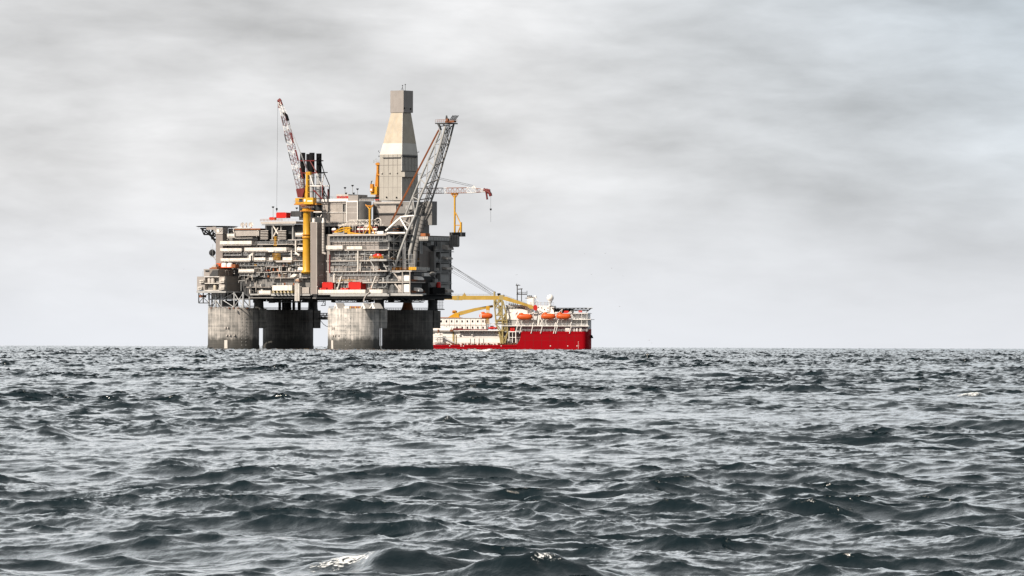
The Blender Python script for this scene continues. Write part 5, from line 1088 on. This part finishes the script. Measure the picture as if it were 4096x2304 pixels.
# ---------------------------------------------------------------- the red and white supply ship
SZ = SF.z0
S = lambda px, py, v=0.0: SF.P(px, py, v)
sz_ = lambda px, y, v=0.0: SF.P(px, y, v)[2]
sx_ = lambda px, y=1340, v=0.0: SF.P(px, y, v)[0]
ship = thing('supply_ship', 'red and white offshore supply ship lying behind the platform, bow to the right', 'ship', (0, 10, SZ), fr=SF)
def sp(name, m, fn, parent=None):
    b_ = MB(SF); fn(b_); return b_.build(name, m, parent or ship)
BEAM = 20.0
ub_ = sx_(2362, 1350, BEAM*.45)
stn = []
for px, y in [(1712, 1379), (1760, 1379), (1850, 1379.5), (1950, 1379.5), (2040, 1379), (2064, 1378.5), (2070, 1375), (2076, 1366), (2080, 1355), (2083, 1342), (2085, 1328), (2086, 1326), (2150, 1326), (2250, 1326), (2320, 1326)]:
    stn.append((sx_(px, y), 0.0, sz_(px, y)))
u_l = stn[-1][0]; zl = stn[-1][2]
for k in range(1, 11):
    t_ = k/10; u = u_l+(ub_-u_l)*math.sin(t_*math.pi/2)**.9; v = BEAM*.5*(1-math.cos(t_*math.pi/2))**1.6
    stn.append((u, v, zl+(0 if t_ < .55 else min(1.35, (t_-.55)*5))))
def hull(b):
    vs = []; fs = []; n = len(stn)
    for u, v, z in stn:
        inset = .12 if u > u_l-2 else 0
        vs += [(u-inset*4, v+inset*2, -4), (u, v, SZ+1.5), (u, v, z), (u, BEAM-v, z), (u, BEAM-v, SZ+1.5), (u-inset*4, BEAM-v-inset*2, -4)]
    for i in range(n-1):
        for k in range(5): fs.append((i*6+k, (i+1)*6+k, (i+1)*6+k+1, i*6+k+1))
    fs.append((0, 1, 2, 3, 4, 5)); m = (n-1)*6; fs.append((m+5, m+4, m+3, m+2, m+1, m))
    b.add(vs, fs)
hl_ = sp('hull', HULLRED, hull)
sp('rubbing_strake', HULLRED, lambda b: (b.W(1735, 2066, 1384, 1385.5, -.18, .3), b.W(2085, 2330, 1331, 1332, -.12, .2)), hl_)
sp('hull_light', SHIPW, lambda b: [b.ell(S(px, 1384, -.1), (.3, .15, .3), 8, 6) for px in (1799, 1844, 1854, 2005, 2202, 2271, 2308)])
b_ = MB(SF); ac_ = S(2367, 1347, 8); b_.add([(ac_[0]-.6, 7.2, ac_[2]+1), (ac_[0]+.2, 7.2, ac_[2]+.9), (ac_[0]+.9, 7.2, ac_[2]-.8), (ac_[0]-.6, 7.2, ac_[2]-.8), (ac_[0]-.6, 8.4, ac_[2]+1), (ac_[0]+.2, 8.4, ac_[2]+.9), (ac_[0]+.9, 8.4, ac_[2]-.8), (ac_[0]-.6, 8.4, ac_[2]-.8)], [(0, 1, 2, 3)[::-1], (4, 5, 6, 7), (0, 1, 5, 4), (1, 2, 6, 5), (2, 3, 7, 6), (3, 0, 4, 7)]); b_.build('anchor', BLACK, ship)
# low after part: white inner wall, overhanging ledge, rails
sp('side_wall', SHIPW, lambda b: b.W(1712, 2004, 1326, 1379, 2.6, 14)); sp('upper_deck', CREAM, lambda b: b.W(1712, 2088, 1321.5, 1326, 1.2, 17)); sp('ledge', SHIPW, lambda b: b.W(1834, 1996, 1321, 1323.5, -.4, 1.8))
sp('ledge_bracket', SHIPG, lambda b: [b.prism_u([(2.5, sz_(px, 1338, 2)), (2.5, sz_(px, 1324, 2)), (.2, sz_(px, 1324, 2))], sx_(px), sx_(px)+.35) for px in range(1838, 1995, 18)])

for a, c, y in ((1810, 1816, 1326), (2002, 2008, 1326), (1822, 1825, 1340)): sp('wall_rib', OLIVE, lambda b: b.W(a, c, y, 1378, 2.2, .5))
sp('wall_seam', CREAM, lambda b: b.W(1740, 2000, 1350, 1350.8, 2.5, .2)); sp('wall_lamp', SHIPW, lambda b: [b.W(px, px+7, 1336, 1341, 1.6, 1) for px in (1834, 1885, 1990)])
sp('wall_fitting', GREY, lambda b: [b.W(px, px+1.2, 1354, 1374, 2.3, .4) for px in (1880, 1897, 1915, 1933)])
def shiprail(b, px0, px1, y, v=.15, h=1.1):
    z = sz_((px0+px1)/2, y, v); u0, u1 = sx_(px0, y, v), sx_(px1, y, v); n = max(2, int((u1-u0)/1.9))
    for i in range(n+1): b.tube((u0+(u1-u0)*i/n, v, z), (u0+(u1-u0)*i/n, v, z+h), .06, 4, cap=False)
    for hh in (h*.5, h): b.tube((u0, v, z+hh), (u1, v, z+hh), .06, 4, cap=False)
sp('deck_railing', RUST, lambda b: shiprail(b, 1735, 2062, 1379.5)); sp('deck_gear', RUST, lambda b: [b.W(px, px+rng.uniform(3, 9), 1379-rng.uniform(3, 8), 1379.5, .8, 1) for px in range(1782, 2060, 13)])
sp('deck_gear', DKGREY, lambda b: [b.W(px, px+rng.uniform(3, 8), 1379-rng.uniform(3, 6), 1379.5, 1.0, 1) for px in range(1788, 2060, 21)])
sp('stern_stair', SHIPG, lambda b: (b.L([(1776, 1351), (1820, 1374)], 1.2, .3, 5), b.L([(1776, 1347), (1820, 1370)], 1.0, .12, 4), b.W(1735, 1778, 1350, 1352, .6, 1.6), b.W(1735, 1778, 1371, 1373, .6, 1.6)))
for j, y in enumerate((1335, 1341, 1347, 1356, 1362, 1368)):
    for i in range(3):
        t = sp('raft_canister', SHIPW, lambda b: b.L([(1740+i*11, y), (1749+i*11, y)], .8, .32, 8))
sp('davit_shelter', RUST, lambda b: (b.W(1750, 1756, 1318, 1330, .8, 1), b.W(1800, 1812, 1318, 1326, .8, 1)))
# white cabin block over the after deck
cb = thing('cabin_block', 'cream two-storey block of ship cabins with rows of small dark windows, on the stern', 'cabins', S(1845, 1320, 4), fr=SF)
cw_ = sp('cabin_wall', SHIPW, lambda b: (b.W(1714, 1943, 1273.5, 1299, 3.2, 12), b.W(1714, 1943, 1299.6, 1319, 3.3, 12)), cb); sp('cabin_joint', CREAM, lambda b: (b.W(1714, 1943, 1298.6, 1300, 3.05, .3), [b.W(px, px+.8, 1274, 1319, 3.1, .2) for px in [1754+21.2*i for i in range(10)]]), cb)
sp('roof_edge', CREAM, lambda b: b.W(1713, 1944, 1271.5, 1273.5, 2.9, 12.5), cb)
for i in range(9):
    for j, y in enumerate((1281, 1306)):
        if j == 1 and i in (0, 2): continue
        px = 1762+i*20.9
        sp('window', GLASS, lambda b: b.W(px, px+5, y, y+8, 3.06, .2), cw_)
sp('window', GLASS, lambda b: b.W(1779, 1785, 1311, 1318, 3.0, .2), cw_); sp('stern_cabin', SHIPW, lambda b: b.W(1755, 1805, 1308, 1320, 2.95, .3), cb)
for k, (a, c, y) in enumerate(((1812, 1850, 1313), (1850, 1880, 1316), (1882, 1950, 1317))): sp('winch_gear', MAROON, lambda b: b.W(a, c, y, 1321, 1.4+k*.2, 1.5))
sp('red_roof_gear', RUSTO, lambda b: b.W(1758, 1790, 1269, 1272, 5, 5), cb)
# superstructure
sp('lower_house', LGREY, lambda b: (b.W(2006, 2352, 1279, 1326, 3.0, 14))); sp('mid_house', SHIPW, lambda b: b.W(2015, 2120, 1254, 1279, 2.6, 14)); sp('mid_house', SHIPG, lambda b: b.W(2121, 2345, 1254, 1279, 3.4, 13))  # lower house is greyed: shade under the decks put into its colour
sp('deck_edge', SHIPW, lambda b: b.W(1992, 2356, 1302, 1305, -.2, 3.2)); sp('deck_edge', SHIPW, lambda b: b.W(2284, 2363, 1276.5, 1279, .6, 16)); sp('deck_edge', SHIPW, lambda b: b.W(2284, 2352, 1252, 1254.5, .8, 16)); sp('deck_edge', SHIPW, lambda b: b.W(2120, 2216, 1253, 1255, 2.2, 14))
sp('railing', SHIPG, lambda b: (shiprail(b, 2284, 2362, 1276.5, .7), shiprail(b, 2284, 2350, 1252, .9), shiprail(b, 1995, 2350, 1302, -.1), shiprail(b, 2088, 2345, 1326, .1)))
for px, y in ((2070, 1303), (2086, 1303), (2132, 1303), (2170, 1303), (2222, 1303), (2230, 1303), (2286, 1303)): sp('davit_foot', SHIPW, lambda b: b.L([(px, y), (px-8, 1334)], -.3, .22, 5))
sp('house_window', GLASS, lambda b: [b.W(px, px+2.6, y, y+4, 2.9 if y > 1279 else 3.3, .2) for px, y in ((2291, 1262), (2298, 1262), (2285, 1288), (2325, 1287), (2333, 1287), (2331, 1254.6), (2147, 1287), (2076, 1290), (2090, 1289))])
sp('bow_fittings', SHIPW, lambda b: (b.W(2261, 2278, 1312, 1326, .8, 1), b.W(2288, 2325, 1307, 1311, 1, 2), [b.W(px, px+6, 1312, 1326, 1, 1.5) for px in (2292, 2304, 2318)])); sp('side_frame', SHIPW, lambda b: (b.L([(2035, 1328), (2063, 1328), (2063, 1371)], .5, .3, 4), b.L([(2036, 1328), (2036, 1362)], .5, .3, 4), b.L([(2050, 1328), (2050, 1371)], .5, .2, 4), b.L([(2035, 1350), (2063, 1350)], .5, .2, 4)))
sp('recess', GREY, lambda b: b.W(2008, 2086, 1328, 1379, 4, 10)); sp('recess_stair', SHIPG, lambda b: b.L([(2014, 1340), (2046, 1376)], 3, .4, 5)); sp('bow_front', SHIPG, lambda b: (b.W(2345, 2353, 1254, 1326, 6, 9),)); sp('bow_post', SHIPW, lambda b: (b.L([(2326, 1254), (2326, 1326)], 1, .15, 4), b.L([(2348, 1254), (2348, 1326)], 1.2, .15, 4)))
# bridge
bh_ = sp('bridge_house', SHIPW, lambda b: (b.W(2024, 2110, 1222.5, 1254, 3.0, 14), b.W(2110.5, 2125, 1226, 1254, 4.5, 12)))
for i in range(12): sp('bridge_window', GLASS, lambda b: b.prism_v([(sx_(p, 1232, 3), sz_(p, y, 3)) for p, y in ((2030+i*5.85, 1228), (2033.8+i*5.85, 1228), (2034.6+i*5.85, 1236), (2031+i*5.85, 1236))], 2.85, 3.05), bh_)
sp('bridge_roof', SHIPW, lambda b: b.W(2022, 2112, 1220, 1222.5, 2.5, 15)); sp('bridge_railing', STEEL, lambda b: (shiprail(b, 2024, 2110, 1220, 2.8, 2.2), shiprail(b, 2120, 2215, 1223, 4.2, 1.8)))
sp('bridge_gear', CREAM, lambda b: [b.W(px, px+4, 1214, 1220, 5, 1.5) for px in (2034, 2042, 2050, 2058)])
sp('radome_house', SHIPW, lambda b: b.W(2140, 2215, 1223, 1254, 4.5, 10)); sp('house_window', GLASS, lambda b: [b.W(px, px+3, y, y+4, 4.3, .3) for px, y in ((2152, 1227), (2165, 1229), (2190, 1230), (2190, 1241), (2176, 1236), (2158, 1242))]); sp('pipe_line', DKGREY, lambda b: b.L([(2214, 1224), (2199, 1224), (2199, 1248), (2180, 1250)], 4.2, .15, 4))
fu_ = sp('funnel', SHIPW, lambda b: b.LR(2108, 2134, 2138, 1187, 1240, 6)); sp('funnel_top', DKGREY, lambda b: b.prism_v([(sx_(p, 1190, 6), sz_(p, y, 6)) for p, y in ((2100, 1192), (2134, 1187), (2134, 1189), (2102, 1194))], 5.8, 10))
for i in range(3): sp('exhaust', BLACK, lambda b: b.L([(2112+i*7, 1188), (2110.5+i*7, 1182)], 7, .42, 8), fu_)
sp('mast', DKGREY, lambda b: (b.L([(2069, 1220), (2069, 1142)], 7, .3, 6), b.L([(2086, 1206), (2086, 1154)], 7, .25, 6), b.L([(2063, 1141), (2081, 1141)], 7, .2, 4), b.L([(2065, 1137), (2069, 1148), (2073, 1137)], 7, .15, 4), b.L([(2067, 1133), (2067, 1142)], 7, .1, 4), b.L([(2072, 1157), (2090, 1155)], 7, .25, 4), b.L([(2066, 1177), (2108, 1177)], 7, .25, 4), b.L([(2066, 1169), (2109, 1169)], 7, .1, 4), b.L([(2108, 1163), (2108, 1178)], 7, .2, 4), [b.L([(px, 1169), (px, 1177)], 7, .08, 4) for px in range(2072, 2108, 6)], b.L([(2069, 1172), (2076, 1177)], 7, .2, 4)))
rc_ = S(2201, 1192, 8)
sp('radome', SHIPW, lambda b: b.ell((rc_[0], 8, rc_[2]), (1.9, 1.9, 1.9), 28, 18)); sp('radome_stand', SHIPG, lambda b: b.lathe((rc_[0], 8), [(.8, sz_(2201, 1224, 8)), (.5, sz_(2201, 1214, 8)), (1.0, sz_(2201, 1210, 8)), (1.0, sz_(2201, 1204, 8))], 16)); sp('small_dome', SHIPW, lambda b: (b.ell((sx_(2141, 1187, 9), 9, sz_(2141, 1187, 9)), (.8, .8, .8), 12, 8), b.W(2135, 2148, 1191, 1193, 8, 2), b.L([(2141, 1193), (2141, 1222)], 9, .2, 4), b.L([(2136, 1218), (2152, 1200), (2152, 1222)], 9, .12, 4)))
# ship's helideck
sp('helideck', DKGREY, lambda b: b.prism_z([(sx_(2214, 1232, 10), 2.5), (sx_(2340, 1232, 2), 1.5), (sx_(2366, 1232, 8), 6), (sx_(2368, 1232, 12), 14), (sx_(2345, 1232, 18), 19), (sx_(2214, 1232, 18), 17)], sz_(2290, 1233.5, 2), sz_(2290, 1231, 2)))
sp('helideck_truss', DARK, lambda b: ([b.L([(px, 1234), (px+8, 1242), (px+16, 1234)], 4, .2, 4) for px in range(2216, 2350, 16)], b.L([(2216, 1242), (2352, 1242)], 4, .22, 4), b.L([(2344, 1250), (2364, 1234)], 6, .2, 4), b.W(2216, 2290, 1235, 1252, 8, 6))); sp('helideck_net', SHIPG, lambda b: b.L([(2335, 1234), (2371, 1231)], 3, .12, 4))
sp('red_gear', RED, lambda b: (b.W(2254, 2274, 1243, 1252, 1.5, 1), b.W(2314, 2328, 1242, 1250, 1.5, 1)))
# lifeboats
def lifeboat(px, y, L_, lab):
    t = thing('lifeboat', lab, 'lifeboat', S(px, y, -.6), fr=SF, group='orange lifeboats on the ship')
    c = S(px, y, -.4); hl = L_
    def shape(x, y_, z):
        s = 1-.12*abs(x)**4
        if z > 0: z = z*.95
        return (math.copysign(abs(x)**.72, x), y_*(1.0), math.copysign(abs(z)**.8, z)) 
    sp('hull', ORANGE, lambda b: b.ell((c[0], c[1], c[2]-.2), (hl, 1.6, 1.68), 28, 14, shape), t); sp('canopy', ORANGE, lambda b: b.ell((c[0]-hl*.45, c[1], c[2]+1.1), (hl*.35, 1.1, .95), 16, 10), t); sp('rubbing_strip', RUSTO, lambda b: [b.tube((c[0]+hl*math.cos(a)*.985, c[1]+1.5*math.sin(a), c[2]-.5), (c[0]+hl*math.cos(a+.4)*.985, c[1]+1.5*math.sin(a+.4), c[2]-.5), .11, 5) for a in [i*.4+3.0 for i in range(9)]], t)
    return t
lifeboat(2099, 1266, 4.3, 'orange enclosed lifeboat hung under the ship bridge windows'); lifeboat(2193, 1264, 3.9, 'orange enclosed lifeboat hung below the white radome'); lifeboat(2254, 1264, 4.0, 'orange enclosed lifeboat hung below the edge of the ship helideck'); lifeboat(1944, 1262, 3.7, 'orange lifeboat half hidden behind the mustard lattice crane column')
sp('lifeboat_collar', SHIPW, lambda b: b.W(1922, 1926, 1253, 1272, -1.9, 1))
for px in (2066, 2132, 2163, 2222, 2228, 2284): sp('davit', SHIPW, lambda b: (b.L([(px-4, 1303), (px+4, 1284), (px-1, 1272), (px+3, 1248)], .9, .28, 5), b.L([(px+3, 1248), (px-6, 1254)], .2, .2, 5)))
sp('davit_frame', SHIPW, lambda b: (b.L([(2230, 1254), (2250, 1236), (2246, 1250)], .6, .16, 4), b.L([(2152, 1303), (2158, 1260)], 2, .5, 5), b.L([(2061, 1262), (2071, 1245)], .6, .2, 4), b.L([(2272, 1254), (2284, 1244)], .6, .16, 4)))
rb = thing('rescue_boat', 'small red open rescue boat cradled by white rails, beside the mustard crane column', 'boat', S(1972, 1312, 0), fr=SF); rbc = S(1972, 1311, 0)
sp('hull', RED, lambda b: b.ell((rbc[0], .6, rbc[2]), (2.9, 1.1, 1.0), 18, 10, lambda x, y, z: (x, y, z if z < 0 else z*.45)), rb); sp('console', MAROON, lambda b: b.box(rbc[0]-1.6, rbc[0]+.2, .2, 1.2, rbc[2]+.2, rbc[2]+1.0), rb); sp('cradle', SHIPW, lambda b: (b.L([(1951, 1308), (1951, 1294), (1986, 1293)], -.3, .14, 4), b.L([(1951, 1300), (1980, 1299)], -.3, .12, 4), b.L([(1975, 1318), (1986, 1305)], -.3, .12, 4)), rb)
rl_ = thing('red_locker', 'upright red locker on the ship side deck, right of the crane column', 'locker', S(2050, 1325, .6), fr=SF); sp('body', RED, lambda b: b.W(2041, 2058, 1306, 1325, .8, 2), rl_); sp('door_seam', MAROON, lambda b: (b.W(2049, 2050, 1307, 1325, .72, .1), b.W(2040.5, 2058.5, 1305, 1306.3, .7, 2.2)), rl_)
# plate seams and scuffs on the hull, bow rail, more deck fittings
sp('hull_seam', MAROON, lambda b: ([b.W(px, px+.5, 1328, 1393, -.04, .1) for px in range(2100, 2330, 33)], [b.W(2090, 2325, y, y+.4, -.03, .1) for y in (1345, 1362)]), hl_)
sp('draught_marks', SHIPW, lambda b: [b.W(2312, 2314.5, y, y+1.6, -.05, .1) for y in range(1366, 1392, 5)], hl_)
for px in (2102, 2140, 2186, 2240): sp('deck_door', GREY, lambda b: b.W(px, px+4, 1312, 1325, 2.9, .2))
sp('deck_fitting', SHIPW, lambda b: [b.W(px, px+3, 1299, 1302, .2, .6) for px in range(2096, 2290, 22)])
sp('house_panel', SHIPG, lambda b: [b.W(px, px+.8, 1280, 1302, 2.85, .2) for px in range(2020, 2340, 19)])
sp('upper_light', CREAM, lambda b: [b.W(px, px+1.6, 1208, 1222, 5, .3) for px in (2150, 2162, 2178, 2188, 2121)])
sp('ladder', GREY, lambda b: (b.L([(2112, 1254), (2112, 1226)], 2.6, .12, 4), b.L([(2300, 1302), (2316, 1280)], 1.6, .2, 4), b.L([(2312, 1276), (2324, 1256)], 1.6, .2, 4)))
# ship's cranes
mc = thing('ship_crane', 'big mustard ship crane on a lattice column, its long beam reaching towards the platform', 'crane', S(2004, 1376, 6), fr=SF)
vc_ = .4
def lat(b):
    for v in (vc_, vc_+5):
        b.L([(1977, 1204), (1985, 1300), (1997, 1325), (2004, 1376)], v, .42, 5); b.L([(2008, 1200), (2010, 1320), (2012, 1376)], v, .45, 5); b.L([(2012, 1204), (2024, 1252), (2031, 1330), (2020, 1372)], v, .42, 5)
        for pts in ([(1977, 1216), (2009, 1248)], [(2009, 1248), (1984, 1300)], [(1986, 1262), (2008, 1232)], [(1984, 1290), (2009, 1264)], [(2009, 1264), (2030, 1310)], [(2024, 1252), (2009, 1290)], [(2009, 1290), (2030, 1330)], [(1990, 1300), (2010, 1330)], [(2010, 1330), (2029, 1300)], [(1998, 1326), (2011, 1372)], [(2030, 1332), (2012, 1366)], [(1982, 1200), (2004, 1234)], [(2012, 1204), (2009, 1240)], [(2004, 1200), (1980, 1230)]): b.L(pts, v, .28, 4)
        for y in (1232, 1262, 1296, 1325): b.L([(1979, y), (2028, y)], v, .22, 4)
sp('lattice_column', OLIVE, lat, mc); sp('column_platform', OLIVE, lambda b: [b.W(1978, 2030, y, y+1.6, vc_-.4, 6) for y in (1282, 1292, 1324)] and b.W(1976, 2030, 1323, 1325, vc_-.5, 6), mc); sp('column_core', OLIVE, lambda b: b.W(1993, 2005, 1222, 1262, vc_+1.5, 2.5), mc)
sp('work_platform', OLIVE, lambda b: (b.W(1984, 2016, 1291, 1293, vc_-.6, 6), b.W(1986, 2010, 1278, 1288, vc_+1, 2)), mc)
sp('main_beam', SHIPYEL, lambda b: (b.prism_v([(sx_(p, y, vc_), sz_(p, y, vc_)) for p, y in ((1745, 1197.5), (1745, 1184.5), (1830, 1183), (1990, 1183), (1999, 1186), (1999, 1196), (1980, 1199), (1830, 1199.5))], vc_+.5, vc_+3)), mc); sp('beam_joint', OLIVE, lambda b: (b.W(1826, 1835, 1182, 1200.5, vc_+.35, 2.8), b.W(1816, 1846, 1199, 1201, vc_+.4, 2.6)), mc); sp('beam_railing', STEEL, lambda b: shiprail(b, 1766, 1990, 1183, vc_+.7, .9), mc)
sp('beam_horn', SHIPYEL, lambda b: (b.prism_v([(sx_(p, y, vc_), sz_(p, y, vc_)) for p, y in ((1848, 1184), (1860, 1184), (1857, 1170))], vc_+.7, vc_+1), b.prism_v([(sx_(p, y, vc_), sz_(p, y, vc_)) for p, y in ((1854, 1184), (1864, 1184), (1856, 1172))], vc_+2.3, vc_+2.6)), mc)
sp('jib', SHIPYEL, lambda b: b.prism_v([(sx_(p, y, vc_), sz_(p, y, vc_)) for p, y in ((2012, 1186), (2024, 1186), (2112, 1217), (2134, 1224), (2132, 1235), (2122, 1236), (2110, 1226), (2014, 1200))], vc_-.4, vc_+1.8), mc)
hb = S(2142, 1231, vc_-.2); sp('jib_end_disc', RED, lambda b: b.add(*(lambda n: ([(hb[0]+.9*math.cos(2*math.pi*i/n)*1.2, vc_-1+dv, hb[2]+1.55*math.sin(2*math.pi*i/n)) for dv in (0, 1.6) for i in range(n)], [tuple(range(n)), tuple(range(2*n-1, n-1, -1))]+[((i+1) % n, i, n+i, n+(i+1) % n) for i in range(n)]))(20)), mc)
sp('head_machinery', OLIVE, lambda b: (b.W(1996, 2014, 1180, 1200, vc_-.3, 4), b.W(1974, 1980, 1166, 1186, vc_+.5, 2), b.W(1990, 2006, 1196, 1210, vc_, 3.6), b.W(1974, 1984, 1199, 1222, vc_+.3, 2.5)), mc); sp('sheave', BLACK, lambda b: (b.L([(1990, 1177), (2002, 1177)], vc_+1, .6, 8), b.L([(1999, 1184), (2010, 1187)], vc_+1, .6, 8), b.L([(1994, 1178), (1996, 1190)], vc_+.8, .3, 6)), mc)
sp('winch_frame', YELLOW, lambda b: ([b.L([(px, 1228), (px-1+(px-1950)*.15, 1296)], vc_-1.5, .12, 4) for px in (1946, 1950, 1954, 1957)], b.W(1944, 1958, 1224, 1240, vc_-1.6, 1), b.L([(1950, 1250), (1944, 1264), (1950, 1280), (1957, 1264), (1951, 1250)], vc_-1.7, .2, 4)), mc)
for k, (a, c) in enumerate((((1972, 1176), (1803, 1059)), ((1980, 1172), (1803, 1063)), ((1974, 1177), (1801, 1066)), ((1969, 1178), (1806, 1080)), ((1966, 1180), (1806, 1088)), ((1984, 1170), (1804, 1061)))):
    e2 = (c[0]-60, c[1]-60*(a[1]-c[1])/(a[0]-c[0]))
    sp('hoist_cable', DKGREY, lambda b: b.L([(a[0], a[1], vc_+1+k*.3), (e2[0], e2[1], 12)], 0, .085 if k < 3 else .07, 4), mc)
sp('stay_wire', DKGREY, lambda b: b.L([(2012, 1178), (2130, 1222)], vc_+1, .05, 4), mc)
a2 = thing('ship_crane', 'small mustard knuckle crane on the cabin block roof, arm raised to the right', 'crane', S(1815, 1272, 6), fr=SF)
v2 = 5.0
sp('arm', SHIPYEL, lambda b: b.prism_v([(sx_(p, y, v2), sz_(p, y, v2)) for p, y in ((1828, 1252), (1838, 1246), (1900, 1232), (1970, 1220), (1972, 1229), (1905, 1243), (1836, 1263))], v2, v2+1.6), a2); sp('base', YELLOW, lambda b: b.prism_v([(sx_(p, y, v2), sz_(p, y, v2)) for p, y in ((1788, 1272), (1800, 1264), (1815, 1255), (1824, 1249), (1836, 1254), (1836, 1266), (1842, 1272))], v2-.4, v2+2.4), a2); sp('drum', AMBER, lambda b: (b.W(1809, 1826, 1243, 1253, v2+.2, 1.8), b.L([(1812, 1246), (1824, 1246)], v2, .7, 8)), a2)
sp('arm_mark', OLIVE, lambda b: (b.W(1848, 1858, 1246.5, 1249.5, v2-.06, .1), b.W(1861, 1865, 1244, 1245.2, v2-.07, .1), b.W(1861, 1862.2, 1244, 1249, v2-.08, .1), b.W(1861, 1865, 1248, 1249.2, v2-.07, .1)), a2); sp('roof_skid', RUSTO, lambda b: b.W(1786, 1846, 1270, 1272.5, v2-1, 4), a2)
# ---------------------------------------------------------------- gulls
gm = None
def gull(px, py, lab, Yd=3300, up=.25, s=.75):
    global gm
    dx, dz = ray(px, py); loc = (dx*Yd, Yd, CH+dz*Yd)
    if gm is None:
        fr0 = Frame(2048, 1.0, 0); fr0.o = (0, 0); 
        r = bpy.data.objects.new('seagull', None); C.objects.link(r); WM[r.name] = Matrix.Identity(4)
        r['category'] = 'bird'; r['group'] = 'gulls in the sky'
        b_ = MB(fr0); b_.ell((0, 0, 0), (.10, .28, .09), 10, 8); b_.ell((0, -.3, .05), (.06, .08, .06), 8, 6); b_.add([(-.06, .22, .02), (.06, .22, .02), (.1, .45, .02), (-.1, .45, .02), (0, .22, .06), (0, .45, .04)], [(0, 1, 2, 3), (0, 3, 5, 4), (1, 4, 5, 2), (0, 4, 1), (3, 2, 5)]); b_.build('body', GULL, r)
        for sg in (-1, 1):
            w_ = [(.05, -.16, .04), (.05, .14, .04), (.36, .12, .26), (.34, -.18, .26), (.78, .16, .14), (.74, .0, .14)]
            top_ = [(sg*x_, y_, z_) for x_, y_, z_ in w_]; bot = [(a, e, f-.025) for a, e, f in top_]
            b_ = MB(fr0); b_.add(top_+bot, [(0, 1, 2, 3), (3, 2, 4, 5), (9, 8, 7, 6), (11, 10, 8, 9), (0, 3, 9, 6), (1, 7, 8, 2), (3, 5, 11, 9), (2, 8, 10, 4), (5, 4, 10, 11), (0, 6, 7, 1)]); b_.build('wing', GULL, r)
        gm = r; r.location = loc; r['label'] = lab; return
    dup(gm, loc, rng.uniform(-1, 1), lab)
for px, py, lab in ((2337, 1015, 'tiny gull in the sky above the ship, left of the topmost pair'), (2421, 1014, 'tiny gull in the sky right of the ship bow, right of the topmost pair'), (2366, 1098, 'tiny gull in the sky straight above the bow tip'),
                    (2493, 1104, 'tiny gull far right of the ship, at mid height over the sea'), (2447, 1073, 'tiny gull right of the bow, just under the topmost pair'), (2478, 1226, 'tiny gull right of the ship helideck, alone at its height'),
                    (2597, 1361, 'tiny gull low over the horizon right of the bow, upper of a close pair'), (2607, 1372, 'tiny gull lowest over the horizon, lower of a close pair'), (735, 1077, 'lone tiny gull in the sky left of the platform'), (2066, 1100, 'tiny gull directly above the ship mast')):
    gull(px, py, lab)
